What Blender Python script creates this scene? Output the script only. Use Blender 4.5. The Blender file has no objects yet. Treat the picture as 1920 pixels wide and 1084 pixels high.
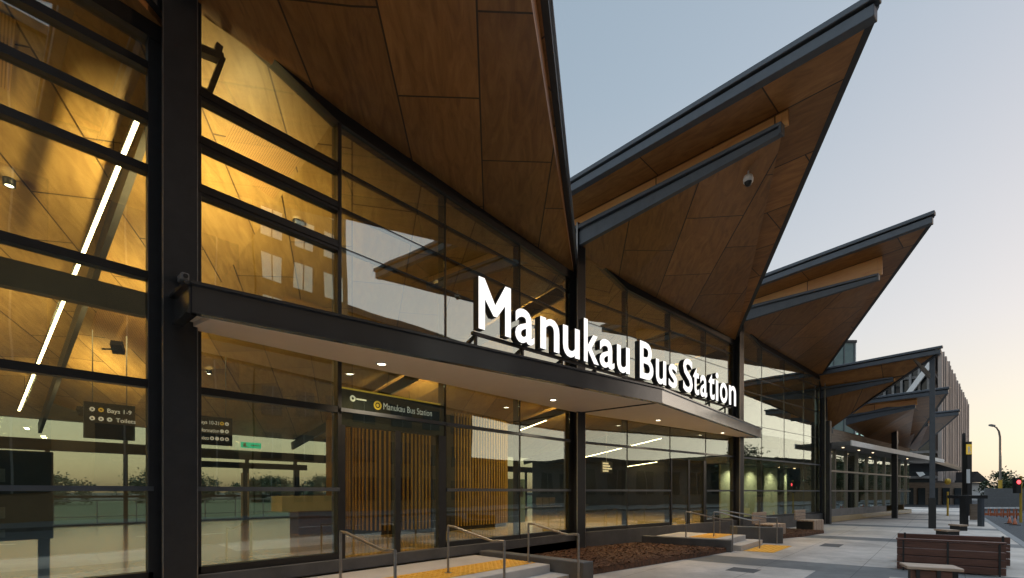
import bpy, bmesh, math, random
from mathutils import Vector, Matrix
R = math.radians
S = bpy.context.scene
COL = S.collection
random.seed(7)

# ------------------------------------------------------------------ camera, sky, sun, exposure
EYE = 1.5
ALPHA = R(41.706)                      # view direction, measured from the facade (X) towards the building (Y)
cam = bpy.data.cameras.new("camera"); camo = bpy.data.objects.new("camera", cam); COL.objects.link(camo)
camo.location = (0, 0, EYE); camo.rotation_euler = (R(90), 0, ALPHA - R(90))
cam.lens = 17; cam.sensor_width = 36; cam.sensor_fit = 'HORIZONTAL'
cam.shift_y = 380 / 1920; cam.clip_end = 3000; cam.clip_start = 0.05
S.camera = camo
W = bpy.data.worlds.new("World"); S.world = W; W.use_nodes = True
wn = W.node_tree.nodes; wl = W.node_tree.links
SUN_EL, SUN_ROT = 2.0, 126.0
sky = wn.new('ShaderNodeTexSky'); sky.sky_type = 'NISHITA'; sky.sun_disc = False
sky.sun_elevation = R(SUN_EL); sky.sun_rotation = R(SUN_ROT); sky.dust_density = 1.6; sky.ozone_density = 1.2
hsv = wn.new('ShaderNodeHueSaturation'); hsv.inputs['Saturation'].default_value = 1.0
mrs = wn.new('ShaderNodeMapRange'); tcs = wn.new('ShaderNodeTexCoord'); sxs = wn.new('ShaderNodeSeparateXYZ')
for i, v in ((1, 0.0), (2, 0.62), (3, 0.66), (4, 1.30)): mrs.inputs[i].default_value = v
wl.new(tcs.outputs['Generated'], sxs.inputs[0]); wl.new(sxs.outputs[2], mrs.inputs[0]); wl.new(mrs.outputs[0], hsv.inputs['Saturation'])
gam = wn.new('ShaderNodeGamma'); gam.inputs[1].default_value = 0.55
wl.new(sky.outputs[0], hsv.inputs['Color']); wl.new(hsv.outputs[0], gam.inputs[0])
# soft clip on the sun glow; sky overhead is boosted as added fill light
def vm(op, a, b):
    n = wn.new('ShaderNodeVectorMath'); n.operation = op
    for i, v in enumerate((a, b)):
        if isinstance(v, tuple): n.inputs[i].default_value = v
        else: wl.new(v, n.inputs[i])
    return n.outputs[0]
soft = vm('DIVIDE', gam.outputs[0], vm('ADD', vm('MULTIPLY', gam.outputs[0], (0.36, 0.36, 0.36)), (1, 1, 1)))
mxw = wn.new('ShaderNodeMix'); mxw.data_type = 'RGBA'; wl.new(mrs.outputs[0], mxw.inputs[0])
mxw.inputs[6].default_value = (1.03, 0.985, 0.87, 1); mxw.inputs[7].default_value = (1.035, 1.0, 1.03, 1)
mrs2 = wn.new('ShaderNodeMapRange'); wl.new(sxs.outputs[2], mrs2.inputs[0]); mrs2.inputs[2].default_value = 0.26; wl.new(mrs2.outputs[0], mxw.inputs[0])
soft = vm('MULTIPLY', soft, mxw.outputs[2])
tcw = wn.new('ShaderNodeTexCoord'); sxw = wn.new('ShaderNodeSeparateXYZ'); wl.new(tcw.outputs['Generated'], sxw.inputs[0])
mrw = wn.new('ShaderNodeMapRange'); mrw.interpolation_type = 'SMOOTHSTEP'
for i, v in ((1, 0.72), (2, 0.96), (3, 1.0), (4, 6.2)): mrw.inputs[i].default_value = v
wl.new(sxw.outputs[2], mrw.inputs[0])
wl.new(vm('MULTIPLY', soft, mrw.outputs[0]), wn['Background'].inputs[0])
wn['Background'].inputs[1].default_value = 0.098
sun = bpy.data.lights.new("sun", 'SUN'); suno = bpy.data.objects.new("sun", sun); COL.objects.link(suno)
sd = Vector((math.sin(R(SUN_ROT)) * math.cos(R(SUN_EL)), math.cos(R(SUN_ROT)) * math.cos(R(SUN_EL)), math.sin(R(SUN_EL))))
suno.rotation_euler = sd.to_track_quat('Z', 'Y').to_euler()
sun.energy = 0.06; sun.angle = R(2); sun.color = (1.0, 0.66, 0.42)
S.view_settings.view_transform = 'Standard'; S.view_settings.look = 'None'
S.view_settings.gamma = 1; S.view_settings.use_curve_mapping = False
S.view_settings.exposure = 3.18
S.cycles.use_denoising = True
S.cycles.transparent_max_bounces = 32; S.cycles.max_bounces = 10
S.cycles.caustics_reflective = False; S.cycles.caustics_refractive = False
S.cycles.sample_clamp_indirect = 2.0

# ------------------------------------------------------------------ materials
def newmat(name):
    m = bpy.data.materials.new(name); m.use_nodes = True
    nt = m.node_tree; b = nt.nodes['Principled BSDF']
    return m, nt, b
def N(nt, t, **kw):
    n = nt.nodes.new(t)
    for k, v in kw.items(): setattr(n, k, v)
    return n
def noise_mat(name, c1, c2, scale=3.0, rough=0.6, metal=0.0, bump=0.0, bscale=40.0, detail=6, coord='Object', stretch=(1, 1, 1), r2=None):
    m, nt, b = newmat(name)
    tc = N(nt, 'ShaderNodeTexCoord'); mp = N(nt, 'ShaderNodeMapping'); mp.inputs['Scale'].default_value = stretch
    nt.links.new(tc.outputs[coord], mp.inputs[0])
    nz = N(nt, 'ShaderNodeTexNoise'); nz.inputs['Scale'].default_value = scale; nz.inputs['Detail'].default_value = detail
    nz.inputs['Roughness'].default_value = 0.62
    nt.links.new(mp.outputs[0], nz.inputs['Vector'])
    cr = N(nt, 'ShaderNodeValToRGB')
    cr.color_ramp.elements[0].position = 0.3; cr.color_ramp.elements[1].position = 0.7
    cr.color_ramp.elements[0].color = (*c1, 1); cr.color_ramp.elements[1].color = (*c2, 1)
    nt.links.new(nz.outputs['Fac'], cr.inputs[0]); nt.links.new(cr.outputs[0], b.inputs['Base Color'])
    b.inputs['Roughness'].default_value = rough; b.inputs['Metallic'].default_value = metal
    if r2 is not None:
        mr = N(nt, 'ShaderNodeMapRange'); mr.inputs[3].default_value = rough; mr.inputs[4].default_value = r2
        nt.links.new(nz.outputs['Fac'], mr.inputs[0]); nt.links.new(mr.outputs[0], b.inputs['Roughness'])
    if bump:
        n2 = N(nt, 'ShaderNodeTexNoise'); n2.inputs['Scale'].default_value = bscale; n2.inputs['Detail'].default_value = 4
        nt.links.new(mp.outputs[0], n2.inputs['Vector'])
        bp = N(nt, 'ShaderNodeBump'); bp.inputs['Strength'].default_value = bump; bp.inputs['Distance'].default_value = 0.02
        nt.links.new(n2.outputs['Fac'], bp.inputs['Height']); nt.links.new(bp.outputs[0], b.inputs['Normal'])
    return m
def emis(name, c, s):
    m, nt, b = newmat(name)
    b.inputs['Base Color'].default_value = (*c, 1); b.inputs['Emission Color'].default_value = (*c, 1)
    b.inputs['Emission Strength'].default_value = s
    return m
def ply(name, base, dark, warm, scale=1.0, rough=0.42, pw=2.4, ph=1.2):
    m, nt, b = newmat(name)
    tc = N(nt, 'ShaderNodeTexCoord')
    br = N(nt, 'ShaderNodeTexBrick'); br.offset = 0.5; br.squash = 1.0
    br.inputs['Scale'].default_value = 1.0; br.inputs['Brick Width'].default_value = pw; br.inputs['Row Height'].default_value = ph
    br.inputs['Mortar Size'].default_value = 0.013; br.inputs['Mortar Smooth'].default_value = 0.1; br.inputs['Bias'].default_value = 0.0
    br.inputs['Color1'].default_value = (0.80, 0.79, 0.78, 1); br.inputs['Color2'].default_value = (1.17, 1.16, 1.13, 1)
    br.inputs['Mortar'].default_value = (0.12, 0.10, 0.09, 1)
    nt.links.new(tc.outputs['UV'], br.inputs['Vector'])
    mp = N(nt, 'ShaderNodeMapping'); mp.inputs['Scale'].default_value = (0.8, 3.4, 1)
    nt.links.new(tc.outputs['UV'], mp.inputs[0])
    addv = N(nt, 'ShaderNodeVectorMath', operation='ADD')      # every panel gets its own grain
    nt.links.new(mp.outputs[0], addv.inputs[0])
    sc = N(nt, 'ShaderNodeVectorMath', operation='SCALE'); sc.inputs['Scale'].default_value = 37.0
    nt.links.new(br.outputs['Color'], sc.inputs[0]); nt.links.new(sc.outputs[0], addv.inputs[1])
    nz = N(nt, 'ShaderNodeTexNoise'); nz.inputs['Scale'].default_value = 1.6; nz.inputs['Detail'].default_value = 7
    nz.inputs['Roughness'].default_value = 0.6; nz.inputs['Distortion'].default_value = 1.6
    nt.links.new(addv.outputs[0], nz.inputs['Vector'])
    cr = N(nt, 'ShaderNodeValToRGB'); e = cr.color_ramp.elements
    e[0].position = 0.30; e[0].color = (*dark, 1); e[1].position = 0.74; e[1].color = (*warm, 1)
    mid = e.new(0.52); mid.color = (*base, 1)
    nt.links.new(nz.outputs['Fac'], cr.inputs[0])
    mx = N(nt, 'ShaderNodeMix', data_type='RGBA', blend_type='MULTIPLY'); mx.inputs[0].default_value = 1.0
    nt.links.new(cr.outputs[0], mx.inputs[6]); nt.links.new(br.outputs['Color'], mx.inputs[7])
    nt.links.new(mx.outputs[2], b.inputs['Base Color'])
    b.inputs['Roughness'].default_value = rough; b.inputs['Coat Weight'].default_value = 0.15; b.inputs['Coat Roughness'].default_value = 0.3
    bp = N(nt, 'ShaderNodeBump'); bp.inputs['Strength'].default_value = 0.06; bp.inputs['Distance'].default_value = 0.01
    nt.links.new(nz.outputs['Fac'], bp.inputs['Height']); nt.links.new(bp.outputs[0], b.inputs['Normal'])
    return m
def glass(name, tint, r0):
    m, nt, b = newmat(name); nt.nodes.remove(b)
    out = nt.nodes['Material Output']
    ge = N(nt, 'ShaderNodeNewGeometry'); dt = N(nt, 'ShaderNodeVectorMath', operation='DOT_PRODUCT')
    nt.links.new(ge.outputs['Normal'], dt.inputs[0]); nt.links.new(ge.outputs['Incoming'], dt.inputs[1])
    ab = N(nt, 'ShaderNodeMath', operation='ABSOLUTE'); nt.links.new(dt.outputs['Value'], ab.inputs[0])
    om = N(nt, 'ShaderNodeMath', operation='SUBTRACT'); om.inputs[0].default_value = 1; nt.links.new(ab.outputs[0], om.inputs[1])
    pw = N(nt, 'ShaderNodeMath', operation='POWER'); pw.inputs[1].default_value = 4.0; nt.links.new(om.outputs[0], pw.inputs[0])
    ma = N(nt, 'ShaderNodeMath', operation='MULTIPLY_ADD', use_clamp=True); ma.inputs[1].default_value = 1 - r0; ma.inputs[2].default_value = r0
    nt.links.new(pw.outputs[0], ma.inputs[0])
    tr = N(nt, 'ShaderNodeBsdfTransparent'); tr.inputs[0].default_value = (*tint, 1)
    gl = N(nt, 'ShaderNodeBsdfGlossy'); gl.inputs['Roughness'].default_value = 0.0; gl.inputs['Color'].default_value = (0.88, 0.965, 0.96, 1)
    # panes are never perfectly flat: a slow wave in the glass bends the reflections a little
    tc = N(nt, 'ShaderNodeTexCoord'); nz = N(nt, 'ShaderNodeTexNoise'); nz.inputs['Scale'].default_value = 0.9; nz.inputs['Detail'].default_value = 1
    nt.links.new(tc.outputs['Object'], nz.inputs['Vector'])
    bp = N(nt, 'ShaderNodeBump'); bp.inputs['Strength'].default_value = 0.25; bp.inputs['Distance'].default_value = 0.012
    nt.links.new(nz.outputs['Fac'], bp.inputs['Height']); nt.links.new(bp.outputs[0], gl.inputs['Normal'])
    mx = N(nt, 'ShaderNodeMixShader'); nt.links.new(ma.outputs[0], mx.inputs[0])
    nt.links.new(tr.outputs[0], mx.inputs[1]); nt.links.new(gl.outputs[0], mx.inputs[2]); nt.links.new(mx.outputs[0], out.inputs[0])
    return m

M = {}
M['ply'] = ply('soffit_plywood', (0.32, 0.142, 0.040), (0.21, 0.088, 0.024), (0.42, 0.20, 0.060))
M['ply_in'] = ply('ceiling_plywood', (0.36, 0.235, 0.085), (0.27, 0.165, 0.055), (0.45, 0.31, 0.12), rough=0.5)
M['ply_strip'] = ply('glow_strip_plywood', (0.80, 0.38, 0.12), (0.72, 0.31, 0.09), (0.84, 0.46, 0.16), ph=3.0)  # plywood colour raised to stand in for the glow on the strip
M['steel'] = noise_mat('dark_steel', (0.018, 0.018, 0.019), (0.028, 0.027, 0.028), 6, 0.42, 0.0, r2=0.55)
M['steel_mid'] = noise_mat('grey_steel', (0.075, 0.083, 0.095), (0.105, 0.115, 0.13), 4, 0.4, 0.2, r2=0.6)
M['roofmetal'] = noise_mat('roof_metal', (0.30, 0.31, 0.33), (0.38, 0.39, 0.41), 2, 0.45, 0.3)
M['frame'] = noise_mat('frame_aluminium', (0.014, 0.013, 0.013), (0.022, 0.02, 0.019), 8, 0.38)
M['fascia_gloss'] = noise_mat('canopy_paint', (0.14, 0.14, 0.145), (0.17, 0.17, 0.175), 3, 0.15, 0.8, r2=0.22)
M['fascia_sky_glare'] = noise_mat('canopy_paint_sky_glare', (0.50, 0.49, 0.47), (0.56, 0.55, 0.53), 3, 0.12, 0.8, r2=0.2)  # canopy paint lightened: the sky reflection is put into the colour
M['soffit'] = noise_mat('canopy_board', (0.76, 0.67, 0.57), (0.81, 0.72, 0.62), 1.2, 0.7)
M['glass'] = glass('facade_glass', (0.89, 0.92, 0.81), 0.175)
M['glass_upper'] = glass('coated_clerestory_glass', (0.86, 0.90, 0.82), 0.27)
M['glass_low'] = glass('entrance_glass', (0.91, 0.94, 0.84), 0.13)
M['glass_far'] = glass('rear_glass', (0.93, 0.94, 0.90), 0.04)
M['floor'] = noise_mat('polished_floor', (0.36, 0.255, 0.115), (0.47, 0.35, 0.175), 0.7, 0.10, 0.0, r2=0.2)
M['dark'] = noise_mat('matt_black', (0.012, 0.012, 0.013), (0.02, 0.02, 0.02), 5, 0.5)
M['grey'] = noise_mat('grey_paint', (0.16, 0.16, 0.16), (0.2, 0.2, 0.2), 5, 0.5)
M['inwall'] = noise_mat('interior_wall', (0.05, 0.045, 0.04), (0.07, 0.06, 0.05), 2, 0.6)
M['concrete'] = noise_mat('smooth_concrete', (0.17, 0.165, 0.16), (0.25, 0.24, 0.23), 2.2, 0.75, bump=0.15, bscale=60)
M['concrete_dark'] = noise_mat('dark_concrete', (0.075, 0.07, 0.066), (0.12, 0.11, 0.105), 2.6, 0.7, bump=0.15, bscale=60)
M['step'] = noise_mat('step_concrete', (0.44, 0.39, 0.345), (0.56, 0.50, 0.45), 1.6, 0.75, bump=0.12, bscale=70)
M['yellow'] = noise_mat('tactile_yellow', (0.72, 0.35, 0.035), (0.82, 0.44, 0.06), 6, 0.6, bump=0.3, bscale=30)
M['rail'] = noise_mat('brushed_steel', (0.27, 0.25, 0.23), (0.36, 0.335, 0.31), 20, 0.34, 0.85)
M['mulch'] = noise_mat('bark_chips', (0.035, 0.016, 0.009), (0.20, 0.085, 0.038), 14, 0.9, bump=0.6, bscale=24, detail=8)
M['timber'] = noise_mat('stained_timber', (0.080, 0.032, 0.021), (0.165, 0.068, 0.044), 2.5, 0.55, stretch=(6, 1.0, 14))
M['timber_pale'] = noise_mat('weathered_timber', (0.34, 0.235, 0.165), (0.50, 0.36, 0.26), 2.5, 0.6, stretch=(6, 2, 12))
M['slat'] = noise_mat('ochre_slat', (0.34, 0.20, 0.022), (0.48, 0.30, 0.04), 3, 0.5, stretch=(4, 4, 0.6))
M['slat_back'] = noise_mat('pod_backing', (0.02, 0.014, 0.008), (0.03, 0.02, 0.012), 3, 0.7)
M['asphalt'] = noise_mat('asphalt', (0.035, 0.036, 0.038), (0.06, 0.06, 0.062), 30, 0.85, bump=0.3, bscale=120)
M['leaf'] = noise_mat('leaf_green', (0.018, 0.030, 0.010), (0.055, 0.075, 0.022), 1.5, 0.6)
M['bark'] = noise_mat('tree_bark', (0.05, 0.035, 0.025), (0.09, 0.07, 0.05), 8, 0.9)
M['brickwall'] = noise_mat('rendered_wall', (0.20, 0.12, 0.06), (0.25, 0.155, 0.08), 0.4, 0.8)
M['palewall'] = noise_mat('pale_wall', (0.36, 0.35, 0.33), (0.44, 0.43, 0.41), 0.5, 0.8)
M['stone'] = noise_mat('layered_board', (0.16, 0.115, 0.08), (0.30, 0.225, 0.165), 2.2, 0.8, stretch=(0.6, 0.6, 7))
M['slatpink'] = noise_mat('terracotta_fin', (0.30, 0.245, 0.22), (0.44, 0.37, 0.33), 1.5, 0.7, stretch=(1, 1, 0.1))
M['white'] = noise_mat('white_paint', (0.72, 0.71, 0.69), (0.80, 0.79, 0.77), 3, 0.5)
M['panel_green'] = noise_mat('pale_panel', (0.42, 0.47, 0.34), (0.52, 0.56, 0.42), 1.2, 0.6, stretch=(3, 3, 0.3))
M['teal'] = noise_mat('teal_cladding', (0.08, 0.13, 0.135), (0.12, 0.18, 0.18), 1.5, 0.25, 0.1)
M['bglass'] = noise_mat('dark_window', (0.02, 0.026, 0.03), (0.045, 0.055, 0.06), 0.3, 0.06)
M['orange'] = noise_mat('orange_plastic', (0.42, 0.10, 0.035), (0.5, 0.14, 0.05), 4, 0.5)
M['yellowpaint'] = noise_mat('yellow_paint', (0.55, 0.33, 0.03), (0.62, 0.4, 0.05), 4, 0.5)
M['grass'] = noise_mat('grass_field', (0.045, 0.06, 0.03), (0.07, 0.09, 0.045), 2, 0.9)
M['e_letter'] = emis('lit_letter_face', (1.0, 0.97, 0.93), 0.125)
M['e_led'] = emis('led_tube', (1.0, 0.78, 0.44), 2.0)
M['e_down'] = emis('downlight_lens', (1.0, 0.85, 0.6), 1.6)
M['e_wing'] = emis('awning_lamp', (1.0, 0.72, 0.42), 0.35)
M['e_doorway_glow'] = emis('doorway_glow_panel', (0.80, 0.92, 0.74), 0.075)  # glow in place of bright sky through the rear doors
M['e_up'] = emis('uplight_lens', (1.0, 0.75, 0.4), 0.6)
M['e_text'] = emis('sign_text', (0.85, 0.85, 0.82), 0.04)
M['e_yel'] = emis('sign_yellow', (0.8, 0.52, 0.06), 0.035)
M['e_green'] = emis('exit_green', (0.05, 0.6, 0.35), 0.08)
M['e_red'] = emis('red_signal', (1.0, 0.06, 0.07), 0.45)
M['e_win'] = emis('lit_window', (0.75, 0.72, 0.62), 0.04)
M['e_office'] = emis('lit_office', (0.65, 0.95, 0.85), 0.05)
M['paint'] = noise_mat('road_paint', (0.6, 0.6, 0.58), (0.75, 0.74, 0.7), 8, 0.7)

# pavement: concrete slabs with saw cuts and darker aggregate bands square to the building
def pavement_mat():
    m, nt, b = newmat('pavement_concrete')
    tc = N(nt, 'ShaderNodeTexCoord'); sx = N(nt, 'ShaderNodeSeparateXYZ'); nt.links.new(tc.outputs['Object'], sx.inputs[0])
    def math_(op, a, bb=None, c=None):
        n = N(nt, 'ShaderNodeMath', operation=op)
        for i, v in enumerate((a, bb, c)):
            if v is None: continue
            if isinstance(v, (int, float)): n.inputs[i].default_value = v
            else: nt.links.new(v, n.inputs[i])
        return n.outputs[0]
    u = math_('ADD', sx.outputs[0], math_('MULTIPLY', sx.outputs[1], 0.09))
    mo = math_('FLOORED_MODULO', math_('SUBTRACT', u, 10.85), 7.6)
    bandx = math_('LESS_THAN', mo, 1.25)
    bandy = math_('LESS_THAN', math_('ABSOLUTE', math_('SUBTRACT', sx.outputs[1], 1.25)), 0.55)
    band = math_('MAXIMUM', bandx, math_('MULTIPLY', bandy, math_('LESS_THAN', u, 12.1)))
    cutx = math_('LESS_THAN', math_('FLOORED_MODULO', u, 1.9), 0.012)
    cuty = math_('LESS_THAN', math_('FLOORED_MODULO', math_('ADD', sx.outputs[1], 0.3), 1.5), 0.012)
    cut = math_('MAXIMUM', cutx, cuty)
    nz = N(nt, 'ShaderNodeTexNoise'); nz.inputs['Scale'].default_value = 0.9; nz.inputs['Detail'].default_value = 8; nz.inputs['Roughness'].default_value = 0.65
    nt.links.new(tc.outputs['Object'], nz.inputs['Vector'])
    def ramp(c1, c2):
        cr = N(nt, 'ShaderNodeValToRGB'); cr.color_ramp.elements[0].position = 0.3; cr.color_ramp.elements[1].position = 0.72
        cr.color_ramp.elements[0].color = (*c1, 1); cr.color_ramp.elements[1].color = (*c2, 1)
        nt.links.new(nz.outputs['Fac'], cr.inputs[0]); return cr.outputs[0]
    mx = N(nt, 'ShaderNodeMix', data_type='RGBA'); nt.links.new(band, mx.inputs[0])
    nt.links.new(ramp((0.49, 0.41, 0.34), (0.63, 0.535, 0.46)), mx.inputs[6]); nt.links.new(ramp((0.15, 0.14, 0.13), (0.22, 0.205, 0.19)), mx.inputs[7])
    mc = N(nt, 'ShaderNodeMix', data_type='RGBA', blend_type='MULTIPLY'); nt.links.new(cut, mc.inputs[0]); nt.links.new(mx.outputs[2], mc.inputs[6])
    mc.inputs[7].default_value = (0.45, 0.44, 0.43, 1)
    st_ = N(nt, 'ShaderNodeTexNoise'); st_.inputs['Scale'].default_value = 0.35; st_.inputs['Detail'].default_value = 9; st_.inputs['Roughness'].default_value = 0.75
    nt.links.new(tc.outputs['Object'], st_.inputs['Vector'])
    sr = N(nt, 'ShaderNodeMapRange'); sr.inputs[1].default_value = 0.42; sr.inputs[2].default_value = 0.62; sr.inputs[3].default_value = 0.66; sr.inputs[4].default_value = 1.04
    nt.links.new(st_.outputs['Fac'], sr.inputs[0])
    vo = N(nt, 'ShaderNodeTexVoronoi'); vo.inputs['Scale'].default_value = 2.2; nt.links.new(tc.outputs['Object'], vo.inputs['Vector'])
    gum = math_('SUBTRACT', 1.0, math_('MULTIPLY', math_('LESS_THAN', vo.outputs['Distance'], 0.045), 0.3))
    ms = N(nt, 'ShaderNodeMix', data_type='RGBA', blend_type='MULTIPLY'); ms.inputs[0].default_value = 1.0
    nt.links.new(mc.outputs[2], ms.inputs[6]); nt.links.new(math_('MULTIPLY', sr.outputs[0], gum), ms.inputs[7])
    nt.links.new(ms.outputs[2], b.inputs['Base Color']); b.inputs['Roughness'].default_value = 0.72
    n2 = N(nt, 'ShaderNodeTexNoise'); n2.inputs['Scale'].default_value = 45; nt.links.new(tc.outputs['Object'], n2.inputs['Vector'])
    bp = N(nt, 'ShaderNodeBump'); bp.inputs['Strength'].default_value = 0.12; bp.inputs['Distance'].default_value = 0.01
    nt.links.new(n2.outputs['Fac'], bp.inputs['Height']); nt.links.new(bp.outputs[0], b.inputs['Normal'])
    return m
M['pave'] = pavement_mat()

# perforated acoustic plywood
def perf_mat():
    m, nt, b = newmat('perforated_plywood')
    tc = N(nt, 'ShaderNodeTexCoord'); vo = N(nt, 'ShaderNodeTexVoronoi'); vo.inputs['Scale'].default_value = 34; vo.inputs['Randomness'].default_value = 0.0
    nt.links.new(tc.outputs['UV'], vo.inputs['Vector'])
    lt = N(nt, 'ShaderNodeMath', operation='LESS_THAN'); lt.inputs[1].default_value = 0.27; nt.links.new(vo.outputs['Distance'], lt.inputs[0])
    mx = N(nt, 'ShaderNodeMix', data_type='RGBA'); nt.links.new(lt.outputs[0], mx.inputs[0])
    mx.inputs[6].default_value = (0.42, 0.25, 0.09, 1); mx.inputs[7].default_value = (0.06, 0.035, 0.012, 1)
    nt.links.new(mx.outputs[2], b.inputs['Base Color']); b.inputs['Roughness'].default_value = 0.55
    return m
M['perf'] = perf_mat()

# ------------------------------------------------------------------ mesh helpers
class MB:
    def __init__(s, xf=None): s.v = []; s.f = []; s.mi = []; s.uv = []; s.xf = xf; s.smooth = []
    def add(s, pts, faces, mi=0, uvs=None, smooth=False):
        o = len(s.v)
        for p in pts:
            s.v.append(Vector(s.xf(*p)) if s.xf else Vector(p))
        for k, f in enumerate(faces):
            s.f.append([o + i for i in f]); s.mi.append(mi); s.uv.append(uvs[k] if uvs else None); s.smooth.append(smooth)
    def box(s, x0, y0, z0, x1, y1, z1, mi=0):
        x0, x1 = min(x0, x1), max(x0, x1); y0, y1 = min(y0, y1), max(y0, y1); z0, z1 = min(z0, z1), max(z0, z1)
        p = [(x0, y0, z0), (x1, y0, z0), (x1, y1, z0), (x0, y1, z0), (x0, y0, z1), (x1, y0, z1), (x1, y1, z1), (x0, y1, z1)]
        s.add(p, [(0, 3, 2, 1), (4, 5, 6, 7), (0, 1, 5, 4), (1, 2, 6, 5), (2, 3, 7, 6), (3, 0, 4, 7)], mi)
    def hexa(s, bot, top, mi=0):
        n = len(bot)
        s.add(list(bot) + list(top), [tuple(range(n))[::-1], tuple(range(n, 2 * n))] + [(i, (i + 1) % n, n + (i + 1) % n, n + i) for i in range(n)], mi)
    def prism(s, poly, z0, z1, mi=0):
        s.hexa([(x, y, z0) for x, y in poly], [(x, y, z1) for x, y in poly], mi)
    def poly(s, pts, a=None, b=None, mi=0):
        uv = None
        if a is not None:
            a = Vector(a); b = Vector(b)
            uv = [[(Vector(p).dot(a), Vector(p).dot(b)) for p in pts]]
        s.add(pts, [tuple(range(len(pts)))], mi, uv)
    def bar(s, p, q, w, h, mi=0, up=(0, 0, 1)):
        p = Vector(p); q = Vector(q); d = (q - p).normalized(); u = Vector(up)
        if abs(d.dot(u)) > 0.98: u = Vector((0, 1, 0))
        x = d.cross(u).normalized() * (w / 2); y = x.cross(d).normalized() * (h / 2)
        s.hexa([p - x - y, p + x - y, p + x + y, p - x + y], [q - x - y, q + x - y, q + x + y, q - x + y], mi)
    def tube(s, pts, r, n=10, mi=0, r1=None):
        pts = [Vector(p) for p in pts]; rings = []; L = len(pts)
        for i, p in enumerate(pts):
            d = (pts[min(i + 1, L - 1)] - pts[max(i - 1, 0)]).normalized()
            u = Vector((0, 0, 1)) if abs(d.z) < 0.9 else Vector((1, 0, 0))
            x = d.cross(u).normalized(); y = x.cross(d)
            rr = r if r1 is None else r + (r1 - r) * i / max(1, L - 1)
            rings.append([p + x * rr * math.cos(2 * math.pi * k / n) + y * rr * math.sin(2 * math.pi * k / n) for k in range(n)])
        vs = [v for rg in rings for v in rg]; fs = []
        for i in range(L - 1):
            for k in range(n):
                fs.append((i * n + k, i * n + (k + 1) % n, (i + 1) * n + (k + 1) % n, (i + 1) * n + k))
        s.add(vs, fs, mi, smooth=True)
        s.add(rings[0], [tuple(range(n))[::-1]], mi); s.add(rings[-1], [tuple(range(n))], mi)
    def lathe(s, prof, c, n=20, mi=0):
        vs = []; fs = []
        for r, z in prof:
            for k in range(n): vs.append((c[0] + r * math.cos(2 * math.pi * k / n), c[1] + r * math.sin(2 * math.pi * k / n), c[2] + z))
        for i in range(len(prof) - 1):
            for k in range(n): fs.append((i * n + k, i * n + (k + 1) % n, (i + 1) * n + (k + 1) % n, (i + 1) * n + k))
        s.add(vs, fs, mi, smooth=True)
    def build(s, name, mats, parent=None, bevel=0, recalc=True):
        me = bpy.data.meshes.new(name)
        org = Vector((0, 0, 0))
        me.from_pydata([tuple(v) for v in s.v], [], s.f)
        for m in (mats if isinstance(mats, (list, tuple)) else [mats]): me.materials.append(m)
        for p, mi, sm in zip(me.polygons, s.mi, s.smooth): p.material_index = mi; p.use_smooth = sm
        if any(u is not None for u in s.uv):
            ul = me.uv_layers.new(name='UVMap')
            for p, u in zip(me.polygons, s.uv):
                if u is None: continue
                for li, c in zip(p.loop_indices, u): ul.data[li].uv = c
        if recalc:
            bm = bmesh.new(); bm.from_mesh(me); bmesh.ops.recalc_face_normals(bm, faces=bm.faces); bm.to_mesh(me); bm.free()
        me.update()
        o = bpy.data.objects.new(name, me); COL.objects.link(o)
        if parent: o.parent = parent; o.matrix_parent_inverse = Matrix.Translation(-parent_loc(parent))
        if bevel:
            bv = o.modifiers.new('edge', 'BEVEL'); bv.width = bevel; bv.segments = 1; bv.limit_method = 'ANGLE'; bv.angle_limit = R(40)
        return o
def parent_loc(p):      # parts are modelled in world space: only a thing's own Empty is offset
    return Vector(p.location) if p.parent is None else Vector((0, 0, 0))
def tag(o, label, cat, group=None, kind=None):
    if label: o['label'] = label
    if cat: o['category'] = cat
    if group: o['group'] = group
    if kind: o['kind'] = kind
    return o
def thing(name, label, cat, loc=(0, 0, 0), group=None):
    o = bpy.data.objects.new(name, None); COL.objects.link(o); o.location = loc; o.empty_display_size = 0.2
    return tag(o, label, cat, group)
def struct(name, mb, mat):
    o = mb.build(name, mat); o['kind'] = 'structure'; return o
def text_mesh(txt, size=1.0, extrude=0.0, offset=0.0, space=1.0):
    cu = bpy.data.curves.new('lettering', 'FONT'); cu.body = txt; cu.size = size; cu.extrude = extrude; cu.offset = offset; cu.space_character = space
    cu.resolution_u = 4
    o = bpy.data.objects.new('lettering', cu); COL.objects.link(o); bpy.context.view_layer.update()
    me = bpy.data.meshes.new_from_object(o.evaluated_get(bpy.context.evaluated_depsgraph_get()))
    bpy.data.objects.remove(o); bpy.data.curves.remove(cu)
    return me
def place_text(name, txt, origin, ex, ez, height, width, mat, parent, offset=0.006, extrude=0.004, align='L'):
    """raised lettering standing on a vertical board: origin = lower left corner, ex = reading direction, ez = up"""
    me = text_mesh(txt, 1.0, 0.0, offset)
    xs = [v.co.x for v in me.vertices]; x0, x1 = min(xs), max(xs)
    sx = (width / (x1 - x0)) if width else height / 0.73
    sz = height / 0.73
    ex = Vector(ex).normalized(); ez = Vector(ez).normalized(); w = (x1 - x0) * sx
    og = Vector(origin) - (ex * w if align == 'R' else Vector())
    for v in me.vertices: v.co = og + ex * ((v.co.x - x0) * sx) + ez * (v.co.y * sz)
    me.materials.clear(); me.materials.append(mat); me.update()
    o = bpy.data.objects.new(name, me); COL.objects.link(o)
    if parent: o.parent = parent; o.matrix_parent_inverse = Matrix.Translation(-parent_loc(parent))
    return o

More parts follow.
